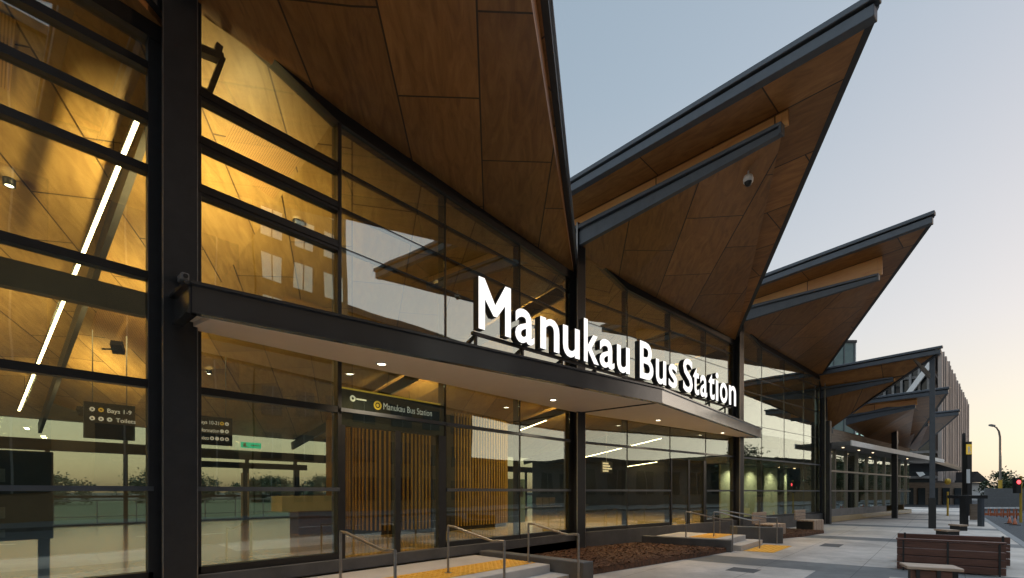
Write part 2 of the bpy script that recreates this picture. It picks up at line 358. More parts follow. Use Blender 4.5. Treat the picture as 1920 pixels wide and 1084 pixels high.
# ------------------------------------------------------------------ building frame: bays of 8.42 m, the wall bends 8.8 degrees at the third column
D = 6.87; L = 8.42; X0 = 1.64; BETA = R(8.8)
C1 = Vector((X0 + L, D, 0))
def bayframe(k):
    """local (s along the facade, o outwards, h above eye level) -> world"""
    if k < 2:
        org = Vector((X0 + (k - 1) * L, D, 0)); ex = Vector((1, 0, 0)); eo = Vector((0, -1, 0))
    else:
        ex = Vector((math.cos(BETA), -math.sin(BETA), 0)); eo = Vector((-math.sin(BETA), -math.cos(BETA), 0))
        org = C1 + ex * L * (k - 2)
    def f(s, o, h): return org + ex * s + eo * o + Vector((0, 0, h + EYE))
    f.ex, f.eo, f.org = ex, eo, org
    return f
BF = [bayframe(k) for k in range(7)]
FLOOR = -1.2           # hall floor, relative to the eye
TR = [4.92, 4.33, 3.73, 2.50, 1.25, 0.035]      # transom heights
def glass_top(s):      # underside of the roof along the facade
    return 6.45 - (6.45 - 5.76) * s / 2.1 if s < 2.1 else 5.76 - (5.76 - 5.40) * (s - 2.1) / (L - 2.1)

# ------------------------------------------------------------------ ground
g = MB(); g.box(-400, -400, -1.0, 900, 900, -0.16); struct('ground', g, M['asphalt'])
g = MB(); g.prism([(-40, -1.62), (60, -1.62), (60, 60), (-40, 60)], -0.16, 0.0); struct('pavement', g, M['pave'])
g = MB(); g.box(-40, -1.80, -0.16, 60, -1.62, 0.008); struct('kerb', g, M['concrete'])
g = MB(); g.prism([(-60, -34), (170, -34), (170, -14.5), (-60, -14.5)], -0.16, 0.0); struct('opposite_pavement', g, M['concrete_dark'])
g = MB()
for i in range(26): g.box(-20 + i * 6, -8.06, -0.16, -17 + i * 6, -7.94, -0.156)
struct('road_marking', g, M['paint'])
g = MB(); g.box(-40, 30, -0.1, 200, 120, 0.02); tag(struct('lawn', g, M['grass']), None, None)

# ------------------------------------------------------------------ bus station
st = thing('bus_station', 'glazed bus station with pointed plywood roofs and dark steel frames', 'bus station', (X0, D, 0))
fl = MB(); fl.prism([(-14, D - 0.1), (C1.x, D - 0.1), (C1.x + 33.7 * math.cos(BETA), D - 0.1 - 33.7 * math.sin(BETA)), (46, 23.2), (-14, 23.2)], 0.02, FLOOR + EYE)
fl.build('floor', M['floor'], st)
# plinth under the glazing
pl = MB()
for k in range(4):
    pl.xf = BF[k]
    pl.box(0, -0.02, FLOOR - 0.3, L, 0.10, -1.02)
pl.build('plinth', M['concrete_dark'], st, 0.006)

# columns
def column(f, s=0.0, top=6.6, w=0.30, d=0.34, o=0.06):
    m = MB(f)
    m.box(s - w / 2, o - d / 2, -1.5, s + w / 2, o - d / 2 + 0.03, top)            # inner flange
    m.box(s - w / 2, o + d / 2 - 0.03, -1.5, s + w / 2, o + d / 2, top)            # outer flange
    m.box(s - 0.06, o - d / 2 + 0.03, -1.5, s + 0.06, o + d / 2 - 0.03, top)       # web casing
    m.box(s - w / 2 - 0.10, o - 0.15, -1.02, s - 0.06, o - 0.03, top - 0.05)       # jamb frames each side
    m.box(s + 0.06, o - 0.15, -1.02, s + w / 2 + 0.10, o - 0.03, top - 0.05)
    c_ = m.build('column', M['steel'], st, 0.006)
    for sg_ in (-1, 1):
        e_ = MB(f); e_.box(s + sg_ * (w / 2 - 0.004), o + d / 2 - 0.032, -1.49, s + sg_ * (w / 2 + 0.006), o + d / 2 + 0.003, top - 0.02); e_.build('edge_glint', M['rail'], c_)  # paler edges paint in the sky highlight on the flanges
    return c_
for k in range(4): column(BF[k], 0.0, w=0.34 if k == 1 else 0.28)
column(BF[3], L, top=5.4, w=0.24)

# windows: four modules a bay, frame + glass
MOD = L / 4
DOORS = {(1, 1), (2, 2)}
for k in range(4):
    for j in range(4):
        s0, s1 = j * MOD, (j + 1) * MOD
        a0 = s0 + (0.24 if j == 0 else 0.03); a1 = s1 - (0.24 if j == 3 else 0.03)
        f = BF[k]
        fr = MB(f); gl = MB(f)
        door = (k, j) in DOORS
        heavy = k == 0 or (k == 1 and j == 0)
        fo = 0.028 if heavy else -0.012
        # head following the roof
        t0, t1 = glass_top(s0), glass_top(s1)
        fr.hexa([(s0, -0.14, t0 - 0.17), (s1, -0.14, t1 - 0.17), (s1, 0.05, t1 - 0.17), (s0, 0.05, t0 - 0.17)],
                [(s0, -0.14, t0 + 0.02), (s1, -0.14, t1 + 0.02), (s1, 0.05, t1 + 0.02), (s0, 0.05, t0 + 0.02)])
        # mullions
        if j < 3: fr.box(s1 - 0.03, -0.16, -1.02, s1 + 0.03, fo, t1 - 0.17)
        # transoms (openable lights in the first module are deeper)
        rails = []
        for i, z in enumerate(TR):
            if door and z < 1.0: continue
            if z > min(t0, t1) - 0.2: continue
            hh = 0.045 if heavy else 0.03
            if k <= 1 and j == 0 and z > 3: hh = 0.075
            if z < 0.5: hh = 0.03
            if z < 0.5 or (z < 1.5 and not heavy):
                mr_ = MB(f); rails.append(mr_)
                mr_.box(a0 - 0.02, -0.06 if heavy else 0.0135, z - 0.028, a1 + 0.02, 0.05, z + 0.028)
                if not heavy: mr_.box(a0 - 0.02, -0.06, z - 0.028, a1 + 0.02, -0.012, z + 0.028)
                continue
            fr.box(a0 - 0.02, -0.10 if heavy else -0.06, z - hh, a1 + 0.02, fo, z + hh)
            if hh > 0.05: fr.box(a0, 0.028, z - 0.03, a1, 0.045, z + 0.03)
        fr.box(a0 - 0.02, -0.10, -1.14 if door else -1.02, a1 + 0.02, 0.03, -1.05 if door else -0.93)
        if door:
            fr.box(a0, -0.12, 1.02, a1, -0.012, 1.24)                    # door head
            fr.box(s0 + MOD / 2 - 0.05, -0.08, -1.05, s0 + MOD / 2 + 0.05, 0.03, 1.02)
            fr.box(a0, -0.08, -1.05, a0 + 0.06, 0.03, 1.02); fr.box(a1 - 0.16, -0.08, -1.05, a1, 0.05, 1.02)
        # canopy level spandrel
        o = fr.build('door' if door else 'window', M['frame'], st)
        for mr_ in rails: mr_.build('rail', M['steel_mid'], o)
        hi = min(t0, t1)
        go = -0.045 if heavy else 0.0
        def pane(z0, za, zb, mat):
            gp = MB(f); gp.hexa([(a0, go, z0), (a1, go, z0), (a1, go + .012, z0), (a0, go + .012, z0)],
                                [(a0, go, za), (a1, go, zb), (a1, go + .012, zb), (a0, go + .012, za)])
            gp.build('glass', mat, o)
        if heavy: pane(-1.0, t0 - 0.1, t1 - 0.1, M['glass'])
        else:
            pane(-1.0, 2.2, 2.2, M['glass_low']); pane(2.204, t0 - 0.1, t1 - 0.1, M['glass_upper'])
        sp_ = MB(f); sp_.box(a0, -0.30, 2.08, a1, -0.18, 2.36); sp_.build('spandrel', M['steel'], o)
        if not heavy:      # black silicone joints between the panes
            jt = MB(f)
            if j < 3: jt.box(s1 - 0.009, go, -1.0, s1 + 0.009, go + 0.016, t1 - 0.15)
            for z in TR:
                if z < 0.5 or z > min(t0, t1) - 0.2 or (door and z < 1.0): continue
                jt.box(a0, go + 0.001, z - 0.008, a1, go + 0.0155, z + 0.008)
            jt.build('joint', M['dark'], o)
        # pale edge gaskets catch the light on the free mullions
# roof wedges -----------------------------------------------------------------
def wedge(k, hb, ht, tt, blen, b0, b1, kink, low, s0=0.7, shift=0.0, L=8.42, base=None):
    """right-angled folded roof: a high edge square to the facade over column k, falling to the next column"""
    f = BF[k]
    def F(s, o, h): return f(s + shift, o, h)
    U0, T, LP = Vector((-s0, -0.3, hb)), Vector((-s0, tt, ht)), Vector((L + 0.04, -0.02, low + 0.06))
    nrm = (T - U0).cross(LP - U0)
    def uh(s, o): return U0.z - ((s - U0.x) * nrm.x + (o - U0.y) * nrm.y) / nrm.z
    th = 0.16
    rf = MB(F)          # deck
    deck = [U0, T, LP, Vector((L + 0.04, -0.3, uh(L + 0.04, -0.3)))]
    rf.hexa([(p.x, p.y, p.z + 0.02) for p in deck], [(p.x, p.y, p.z + th) for p in deck])
    roof = rf.build('roof', M['roofmetal'], st)
    so = MB(F)
    au, bu = (0, -1, 0), (1, 0, 0)
    so.poly([tuple(p) for p in deck], au, bu)
    B0, B1 = (0.02, -0.12, b0), (0.02, blen, b1)
    K = (L / 4, -0.02, kink)
    LL = (L, -0.02, low)
    e = 0.02
    so.poly([B0, K, B1], (0.72, -0.69, 0), (0.69, 0.72, 0))
    so.poly([K, LL, B1], (0.72, -0.69, 0), (0.69, 0.72, 0))
    # step face between beam end and low corner
    so.poly([B1, LL, (L, -0.02, uh(L, -0.02) - 0.001), (0.02, blen, uh(0.02, blen) - 0.001)], (0.8, -0.6, 0), (0, 0, 1))
    so.build('soffit', M['ply'], roof, recalc=False)
    sp = MB(F)
    bt0, bt1 = b0 + 0.50, b1 + 0.16
    sp.hexa([(0.03, -0.1, bt0), (0.03, blen + 0.1, bt1), (0.08, blen + 0.1, bt1), (0.08, -0.1, bt0)],
            [(0.03, -0.1, uh(0.03, -0.1) - .002), (0.03, blen + 0.1, uh(0.03, blen + .1) - .002), (0.08, blen + 0.1, uh(0.08, blen + .1) - .002), (0.08, -0.1, uh(0.08, -0.1) - .002)])
    for i in range(len(sp.uv)):
        vs = [Vector((0, 0, 0))] * 4
        sp.uv[i] = [((f.eo.dot(sp.v[q])) * 1.0, sp.v[q].z) for q in sp.f[i]]
    sp.build('timber_strip', M['ply_strip'], roof)
    # high-edge fascia: lower channel, shadow gap, upper capping set back
    fa = MB(F)
    def rail(sa, sb, za, zb, oe=0.0):
        fa.hexa([(sa, -0.3, hb + za), (sb, -0.3, hb + za), (sb, tt + oe, ht + za), (sa, tt + oe, ht + za)],
                [(sa, -0.3, hb + zb), (sb, -0.3, hb + zb), (sb, tt + oe, ht + zb), (sa, tt + oe, ht + zb)])
    rail(-s0 - 0.10, -s0 + 0.06, -0.02, 0.15, 0.05)
    rail(-s0 - 0.02, -s0 + 0.10, 0.15, 0.19, 0.0)
    rail(-s0 - 0.13, -s0 + 0.05, 0.19, 0.285, 0.1)
    fa.build('fascia', M['steel_mid'], roof, 0.008)
    ed = MB(F)
    d = (LP - T); d.z = 0; d.normalize(); n = Vector((-d.y, d.x, 0))
    if n.y < 0: n = -n
    q = n * 0.05
    ed.hexa([T - q, T + q, LP + q, LP - q], [Vector((p.x, p.y, p.z + 0.17)) for p in (T - q, T + q, LP + q, LP - q)])
    for p in range(1): pass
    ed.build('edge_trim', M['steel'], roof)
    cp = MB(F)
    q2 = n * 0.09
    cp.hexa([(p.x, p.y, p.z + 0.175) for p in (T - q2, T + q2, LP + q2, LP - q2)], [(p.x, p.y, p.z + 0.22) for p in (T - q2, T + q2, LP + q2, LP - q2)])
    cp.build('roof_flashing', M['roofmetal'], roof)
    # tapered outrigger beam
    bm_ = MB(F)
    bo = 0.26 + 0.1
    bm_.hexa([(-0.09, -0.1, b0 - 0.02), (0.02, -0.1, b0 - 0.02), (0.02, blen, b1 - 0.02), (-0.09, blen, b1 - 0.02)],
             [(-0.09, -0.1, b0 + 0.32), (0.02, -0.1, b0 + 0.32), (0.02, blen, b1 + 0.10), (-0.09, blen, b1 + 0.10)])
    bm_.hexa([(-0.05, -0.1, b0 + 0.32), (0.03, -0.1, b0 + 0.32), (0.03, blen, b1 + 0.10), (-0.05, blen, b1 + 0.10)],
             [(-0.05, -0.1, b0 + 0.40), (0.03, -0.1, b0 + 0.40), (0.03, blen * .6, b1 + 0.20), (-0.05, blen * .6, b1 + 0.20)])
    bm_.hexa([(-0.13, -0.1, b0 + 0.40), (0.03, -0.1, b0 + 0.40), (0.03, blen + .05, b1 + 0.11), (-0.13, blen + .05, b1 + 0.11)],
             [(-0.13, -0.1, b0 + 0.50), (0.03, -0.1, b0 + 0.50), (0.03, blen + .05, b1 + 0.17), (-0.13, blen + .05, b1 + 0.17)])
    bm_.box(-0.12, blen, b1 - 0.02, 0.03, blen + 0.05, b1 + 0.12)
    bm_.build('outrigger_beam', M['steel_mid'], roof, 0.006)
    return roof
wedge(0, 6.90, 6.90, 5.7, 4.8, 6.05, 6.14, 5.78, 5.42)
wedge(1, 6.90, 6.90, 5.4, 4.8, 6.05, 6.14, 5.78, 5.42)
wedge(2, 6.95, 6.59, 6.31, 4.84, 6.05, 6.14, 5.78, 5.42)
wedge(3, 6.80, 7.05, 5.51, 4.2, 6.05, 6.20, 5.78, 5.42)
wedge(4, 5.42, 5.50, 4.3, 2.7, 4.40, 4.72, 4.0, 2.96, s0=0.35, L=1.05)
wedge(5, 4.42, 4.48, 3.94, 2.7, 3.50, 4.0, 3.05, 2.96, s0=0.35, shift=-4.5, L=12.6)
wedge(6, 4.25, 4.30, 3.33, 1.97, 3.60, 3.85, 3.05, 2.96, s0=0.35, shift=-5.8, L=8.2)

# interior ceilings: the same fold carried inwards, falling to the rear wall
YB = 22.6
SL = 0.215
for k in range(4):
    f = BF[k]
    def P(s, h):
        p = f(s, -0.1, h); return p
    ce = MB()
    def inw(p):
        q = Vector(p); dy = YB - p.y; q.y = YB; q.z = max(p.z - SL * dy, 1.5 + 2.42); return q
    A = [P(0.03, 6.43), P(2.1, 5.74), P(L - 0.03, 5.38)]
    Bq = [inw(p) for p in A]
    ce.poly([A[0], A[1], Bq[1], Bq[0]], (0.64, 0.77, 0), (-0.77, 0.64, 0))
    ce.poly([A[1], A[2], Bq[2], Bq[1]], (0.5, 0.866, 0), (-0.866, 0.5, 0))
    co = ce.build('ceiling', M['ply_in'], st, recalc=False)
    # perforated acoustic panel let into the steep fold
    def C(i, a, b, dz=-0.012):
        p = A[i].lerp(A[i + 1], a); q = Bq[i].lerp(Bq[i + 1], a); r = p.lerp(q, b); r.z += dz; return r
    for (i, a0_, a1_, b0_, b1_) in ((0, .52, .97, .065, .135), (0, .2, .75, .5, .62), (1, .70, .80, .05, .12), (1, .2, .4, .3, .42)):
        pf = MB(); pf.poly([C(i, a0_, b0_), C(i, a1_, b0_), C(i, a1_, b1_), C(i, a0_, b1_)], (1, 0, 0), (0, 1, 0))
        pf.build('acoustic_panel', M['perf'], co, recalc=False)
    # step up to the next bay with its edge beam
    stp = MB()
    a, b_ = P(L - 0.03, 5.36), inw(P(L - 0.03, 5.36))
    up = Vector((0, 0, 1.12))
    stp.poly([a, b_, b_ + up, a + up], (0, 1, 0), (0, 0, 1))
    stp.build('ceiling_step', M['ply_in'], co, recalc=False)
    eb = MB(); eb.bar(a + Vector((-0.04, 0.2, -0.3)), b_ + Vector((-0.04, 0, -0.3)), 0.09, 0.34)
    eb.build('ceiling_beam', M['steel'], co)
# rear wall: solid band over a glazed screen
rw = MB()
rw.box(-14, YB, 3.95, 27.6, YB + 0.25, 10.0); rw.box(-14, YB, 0.02, 44, YB + 0.2, 0.36)
rw.box(-14, YB - 0.02, 2.90, 44, YB + 0.25, 3.28)
for i in range(24): rw.box(-13 + i * 2.1, YB, 0.36, -12.88 + i * 2.1, YB + 0.14, 2.9 if i % 4 else 3.95)
rw.box(-14, YB + 0.02, 1.28, 44, YB + 0.12, 1.36)
rw.build('rear_wall', M['inwall'], st)
rg = MB(); rg.box(-14, YB + 0.05, 0.3, 27.6, YB + 0.07, 4.0)
rg.build('rear_glass', M['glass_far'], st)
sw = MB(); sw.box(-14.2, D, 0, -14, YB, 10.5); sw.build('side_wall', M['inwall'], st); sw = MB()
f3 = BF[3]
p0 = f3(L - 0.12, -0.25, 0); sw.prism([(p0.x, p0.y), (p0.x + 0.15, p0.y), (27.75, YB), (27.6, YB)], 0.3, 9.0)
sw.build('side_wall', M['inwall'], st)
# pale curtain panels just inside the last bay
cu = MB(BF[3])
for (a, b_) in ((0.75, 2.0), (2.55, 4.0), (4.6, 5.95), (6.4, 7.0)): cu.box(a, -0.95, -1.2, b_, -1.0, 1.05)
cu.build('curtain_panel', M['panel_green'], st)
bk = MB(BF[3]); bk.box(0.2, -1.35, -1.2, L - .2, -1.45, 2.0); bk.box(0.2, -1.35, 1.08, L - .2, -0.4, 1.3)
bk.build('partition', M['inwall'], st)

# entrance canopy ----------------------------------------------------------------
wall = [(1.60, 6.80), (10.06, 6.80), (18.36, 5.52)]
outer = [(18.85, 4.89), (10.05, 4.60), (1.60, 6.06)]
HB, HT = 1.95 + EYE, 2.25 + EYE
can = MB(); can.prism([wall[0], wall[1], wall[2], outer[0], outer[1], outer[2]], HB + 0.06, HT - 0.03)
cano = can.build('canopy', M['soffit'], st, recalc=True)
cs = MB()
ins = [(1.75, 6.78), (10.05, 6.78), (18.30, 5.50), (18.6, 4.98), (10.05, 4.70), (1.83, 6.12)]
cs.prism(ins, HB + 0.01, HB + 0.06); cs.build('canopy_soffit', M['soffit'], cano)
cb = MB(); cb.bar((10.055, 6.8, HB + 0.02), (10.05, 4.68, HB + 0.02), 0.05, 0.06); cb.build('soffit_joint', M['steel'], cano)
def offs(p, q, d):
    v = Vector((q[0] - p[0], q[1] - p[1], 0)).normalized(); n = Vector((v.y, -v.x, 0)); return n * d
cf = MB()
def edge(p, q, d0, d1, z0, z1, mi=0, ext=0.0):
    n = offs(p, q, 1.0); P_, Q_ = Vector((*p, 0)), Vector((*q, 0))
    v = (Q_ - P_).normalized() * ext; P_ = P_ - v; Q_ = Q_ + v
    a, b_, c, d = P_ + n * d0, Q_ + n * d0, Q_ + n * d1, P_ + n * d1
    cf.hexa([(x.x, x.y, z0) for x in (a, b_, c, d)], [(x.x, x.y, z1) for x in (a, b_, c, d)], mi)
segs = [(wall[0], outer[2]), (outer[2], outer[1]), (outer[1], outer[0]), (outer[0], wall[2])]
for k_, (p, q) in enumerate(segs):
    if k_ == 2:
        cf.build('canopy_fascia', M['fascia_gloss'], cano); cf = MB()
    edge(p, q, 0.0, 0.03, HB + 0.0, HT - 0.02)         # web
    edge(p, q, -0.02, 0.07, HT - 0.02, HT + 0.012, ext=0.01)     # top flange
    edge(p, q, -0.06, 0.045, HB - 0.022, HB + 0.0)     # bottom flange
cf.build('canopy_fascia', M['fascia_sky_glare'], cano)

# downlights set in the canopy
for i, (x, y, lb) in enumerate(((4.19, 6.40, 'round downlight in the canopy above the left entrance doors'),
                                (8.26, 6.19, 'round downlight in the canopy just left of the soffit joint'),
                                (12.5, 5.80, 'round downlight in the canopy right of the soffit joint'),
                                (16.6, 5.45, 'round downlight near the pointed right end of the canopy'))):
    t = thing('downlight', lb, 'downlight', (x, y, HB), 'recessed downlights in the entrance canopy')
    m = MB(); m.lathe([(0.058, -0.002), (0.075, -0.012), (0.088, -0.004), (0.088, 0.02)], (x, y, HB)); m.build('trim_ring', M['white'], t)
    m = MB(); m.lathe([(0.001, -0.004), (0.058, -0.004)], (x, y, HB)); m.build('lens', M['e_down'], t)
    ld = bpy.data.lights.new('downlight_lamp', 'SPOT'); ld.energy = 14; ld.color = (1, 0.78, 0.5); ld.spot_size = R(115); ld.spot_blend = 0.6; ld.shadow_soft_size = 0.06
    lo = bpy.data.objects.new('downlight_lamp', ld); COL.objects.link(lo); lo.parent = t; lo.location = (0, 0, -0.03)

# illuminated letters ---------------------------------------------------------------
SA, SB_ = Vector((5.18, 5.30, 2.50 + EYE)), Vector((14.85, 4.50, 2.50 + EYE))
sg = thing('illuminated_sign', 'white lit letters spelling Manukau Bus Station above the canopy', 'sign', SA)
me = text_mesh('Manukau Bus Station', 1.0, 0.05, 0.015, 1.0)
vs = me.vertices
par = list(range(len(vs)))
def find(a):
    while par[a] != a: par[a] = par[par[a]]; a = par[a]
    return a
for e in me.edges: par[find(e.vertices[0])] = find(e.vertices[1])
xmin, xmax = min(v.co.x for v in vs), max(v.co.x for v in vs)
capz = 0.73
isl = {}
for v in vs: isl.setdefault(find(v.index), []).append(v.index)
spans = sorted([[min(vs[i].co.x for i in l), max(vs[i].co.x for i in l), l] for l in isl.values()])
# where each letter starts and ends along the sign, metres from the M
LET = [(-0.0, 0.68), (0.78, 1.23), (1.38, 1.88), (1.98, 2.46), (2.59, 3.06), (3.09, 3.59), (3.68, 4.15), (4.55, 5.11), (5.22, 5.68), (5.8, 6.21), (6.51, 7.01), (7.04, 7.37), (7.43, 7.83), (7.92, 8.28), (8.35, 8.52), (8.62, 9.11), (9.22, 9.71)]
letters = []
for a, b_, l in spans:
    if letters and min(b_, letters[-1][1]) - a > 0.5 * min(b_ - a, letters[-1][1] - letters[-1][0]): letters[-1][1] = max(b_, letters[-1][1]); letters[-1][2] += l
    else: letters.append([a, b_, list(l)])
sdir = (SB_ - SA); slen = sdir.length; sdir.normalize(); snorm = Vector((sdir.y, -sdir.x, 0))
kx = slen / (xmax - xmin); kz = 0.80 / capz
assert len(letters) == len(LET), len(letters)
for (a, b_, l), (la, lb) in zip(letters, LET):
    idx = {v: i for i, v in enumerate(l)}
    pts = []
    for v in l:
        c = vs[v].co
        pts.append(SA + sdir * (la + (c.x - a) / (b_ - a) * (lb - la)) + Vector((0, 0, c.y * kz * 1.05)) + snorm * ((c.z - 0.05) * 1.3))
    mb = MB()
    if a == xmin:           # the capital M is cut by hand so its notch stays sharp at this weight
        w_, t_, c_ = b_ - a, 0.125, 0.73
        pl_ = [(0, 0), (t_, 0), (t_, c_ * .60), (w_ / 2 - .035, .235), (w_ / 2 + .035, .235), (w_ - t_, c_ * .60), (w_ - t_, 0), (w_, 0), (w_, c_), (w_ - t_ * .95, c_), (w_ / 2, .40), (t_ * .95, c_), (0, c_)]
        tri = [(0, 1, 2, 12), (12, 2, 11), (2, 3, 10, 11), (3, 4, 10), (4, 5, 9, 10), (5, 8, 9), (5, 6, 7, 8)]
        pts = []
        for zz in (0.05, -0.05):
            for (x_, y_) in pl_: pts.append(SA + sdir * (la + x_ / w_ * (lb - la)) + Vector((0, 0, y_ * kz)) + snorm * ((zz - 0.05) * 1.3))
        n_ = len(pl_)
        for q_ in tri: mb.f.append(list(q_)); mb.mi.append(0)
        for q_ in tri: mb.f.append([n_ + i for i in q_][::-1]); mb.mi.append(1)
        for i in range(n_): mb.f.append([i, n_ + i, n_ + (i + 1) % n_, (i + 1) % n_]); mb.mi.append(1)
        mb.uv = [None] * len(mb.f); mb.smooth = [False] * len(mb.f); mb.v = pts
        mb.build('letter', [M['e_letter'], M['dark']], sg, recalc=False)
        continue
    for p in me.polygons:
        if p.vertices[0] in idx:
            mb.f.append([idx[q] for q in p.vertices]); mb.mi.append(0 if p.normal.z > 0.9 else 1); mb.uv.append(None); mb.smooth.append(False)
    mb.v = pts
    mb.build('letter', [M['e_letter'], M['dark']], sg, recalc=False)
br = MB()
br.bar(SA + Vector((0.02, 0.17, -0.03)), SB_ + Vector((0.0, 0.17, -0.03)), 0.05, 0.05)
br.build('support_rail', M['steel'], sg)
for i in range(10):
    p = SA.lerp(SB_, (i + 0.1) / 9.4) + Vector((0, 0.16, 0))
    b2 = MB(); b2.bar((p.x, p.y + 0.4, HT + .02), (p.x, p.y, p.z - 0.04), 0.045, 0.045); b2.bar((p.x, p.y + .02, HT - .02), (p.x, p.y + .02, p.z), .04, .04)
    b2.build('bracket', M['steel'], sg)

# sign over the left doors -------------------------------------------------------------
t = thing('door_sign', 'black header sign reading Manukau Bus Station over the doors', 'sign', (4.9, 6.83, 2.7))
m = MB(); m.box(3.80, 6.945, 1.27 + EYE, 5.80, 6.99, 1.60 + EYE); m.build('board', M['dark'], t, 0.004)
m = MB(); m.box(3.80, 6.94, 1.605 + EYE, 5.80, 6.99, 1.625 + EYE); m.build('yellow_stripe', M['e_yel'], t)
place_text('lettering', 'Manukau Bus Station', (4.58, 6.943, 1.37 + EYE), (1, 0, 0), (0, 0, 1), 0.115, 1.02, M['e_text'], t, 0.0)
m = MB(); m.xf = lambda x, y, z: Vector((4.47 + x, 6.943 - z, 1.42 + EYE + y)); m.lathe([(0.001, 0), (0.028, 0)], (0, 0, 0)); m.lathe([(0.045, 0), (0.075, 0)], (0, 0, 0)); m.build('bus_roundel', M['e_yel'], t, recalc=False)
m = MB(); m.xf = lambda x, y, z: Vector((4.02 + x, 6.943 - z, 1.47 + EYE + y)); m.lathe([(0.02, 0), (0.05, 0)], (0, 0, 0)); m.box(0.06, -0.012, 0, 0.24, 0.012, 0.002); m.build('agency_mark', M['e_text'], t, recalc=False)

# steps, tactile paving, planters ---------------------------------------------------------
def landing(name, label, x0, x1, y0, y1, sk=0.0):
    t = thing(name, label, 'steps', ((x0 + x1) / 2, y0, 0))
    q = lambda x, y: (x + (y1 - y) * sk, y)
    m = MB(); m.prism([q(x0, y0), q(x1, y0), q(x1, y1), q(x0, y1)], 0.0, 0.28); m.build('landing', M['step'], t, 0.01)
    m = MB(); m.prism([q(x0, y0 - 0.34), q(x1 + 0.33, y0 - 0.34), q(x1 + .33, y0 + 0.3), q(x1 + .005, y0 + .3), q(x1 + .005, y0 - 0.003), q(x0, y0 - 0.003)], 0.0, 0.14); m.build('step', M['step'], t, 0.01)
    for (ya, yb, zz, xa, xb) in ((y0 + 0.28, y0 + 0.95, 0.284, x0 + 0.05, x1 - 0.05), (y0 - 1.05, y0 - 0.38, 0.004, x0 + 0.05, x1 + 0.35)):
        m = MB(); m.prism([q(xa, ya), q(xb, ya), q(xb, yb), q(xa, yb)], zz - 0.002, zz + 0.004)
        nx = int((xb - xa) / 0.1)
        for i in range(nx):
            for j in range(6):
                cx, cy = q(xa + 0.07 + i * 0.1, ya + 0.06 + j * 0.105); m.box(cx - 0.018, cy - 0.018, zz + 0.004, cx + 0.018, cy + 0.018, zz + 0.010)
        m.build('tactile_strip', M['yellow'], t)
    return t
landing('entrance_steps', 'pale concrete steps with yellow tactile strips at the left entrance', 1.2, 6.5, 4.93, 6.74)
landing('entrance_steps', 'pale concrete steps with yellow tactile strips at the right entrance', 12.72, 14.35, 4.15, 5.95, 0.12)
def lowwall(label, poly, h, mat='concrete_dark'):
    m = MB(); m.prism(poly, -0.02, h); o = m.build('planter_wall', M[mat], None, 0.012); return tag(o, label, 'planter wall')
lowwall('low dark concrete planter wall beside the left entrance steps', [(6.56, 6.7), (6.56, 4.32), (6.82, 4.28), (6.82, 6.7)], 0.36)
lowwall('low dark concrete planter wall on the left of the right entrance steps', [(12.22, 6.15), (12.50, 3.90), (12.70, 3.92), (12.42, 6.12)], 0.30)
lowwall('dark timber-faced planter wall between right entrance steps and slatted benches', [(15.15, 4.55), (15.65, 3.45), (15.85, 3.5), (15.6, 4.9)], 0.46, 'concrete_dark')
def mulch(label, poly, n, z=0.1):
    t = MB(); t.prism(poly, 0.0, z)
    xs = [p[0] for p in poly]; ys = [p[1] for p in poly]
    def inside(x, y):
        c = False; j = len(poly) - 1
        for i in range(len(poly)):
            xi, yi = poly[i]; xj, yj = poly[j]
            if (yi > y) != (yj > y) and x < (xj - xi) * (y - yi) / (yj - yi) + xi: c = not c
            j = i
        return c
    k = 0
    while k < n:
        x, y = random.uniform(min(xs), max(xs)), random.uniform(min(ys), max(ys))
        if not inside(x, y): continue
        k += 1
        a = random.uniform(0, 6.28); l = random.uniform(0.012, 0.04); w = random.uniform(0.007, 0.016); ti = random.uniform(-0.3, 0.3)
        c = Vector((x, y, z + random.uniform(0.0, 0.02))); d = Vector((math.cos(a), math.sin(a), ti)) * l; e = Vector((-math.sin(a), math.cos(a), random.uniform(-.5, .5))) * w
        t.add([c - d - e, c + d - e * .6, c + d * .8 + e, c - d + e], [(0, 1, 2, 3)])
    o = t.build('bark_mulch', M['mulch'], None, recalc=False); o['kind'] = 'stuff'; return tag(o, label, 'mulch')
mulch('brown bark mulch bed between the two entrance steps', [(6.83, 6.74), (6.83, 4.85), (7.5, 4.72), (11.6, 4.1), (12.45, 4.0), (12.24, 6.3), (10.06, 6.74)], 14000)
mulch('brown bark mulch behind the slatted benches', [(15.8, 5.5), (15.9, 4.2), (18.4, 3.5), (20.5, 3.2), (20.8, 4.7)], 3000)

# handrails ------------------------------------------------------------------------------
def handrail(label, x, y0, y1, zt0, zt1, zb0, zb1, dx=0.0, grp='steel handrails on the entrance steps'):
    t = thing('handrail', label, 'handrail', (x, y0, zb0), grp)
    P0, P1 = Vector((x, y0, zt0)), Vector((x + dx, y1, zt1))
    d = (P1 - P0); 
    m = MB(); m.tube([P0 + Vector((0, 0.0, 0)), P0 + d * 0.12 + Vector((0, 0, 0.012)), P0 + d * 0.22, P0 + d * .8 + Vector((0, 0, -0.045)), P0 + d * .88 + Vector((0, 0, -0.025)), P1], 0.018, 10); m.build('top_rail', M['rail'], t)
    for p, zb in ((P0, zb0), (P1, zb1)):
        m = MB(); m.tube([(p.x, p.y, zb), (p.x, p.y, p.z)], 0.018, 10); pp = m.build('post', M['rail'], t)
        m = MB(); m.lathe([(0.001, 0.012), (0.055, 0.012), (0.055, 0.0)], (p.x, p.y, zb)); m.build('base_plate', M['rail'], pp)
handrail('steel handrail nearest the camera, left of the left entrance doors', 3.02, 5.50, 4.36, 1.01, 0.87, 0.28, 0.0)
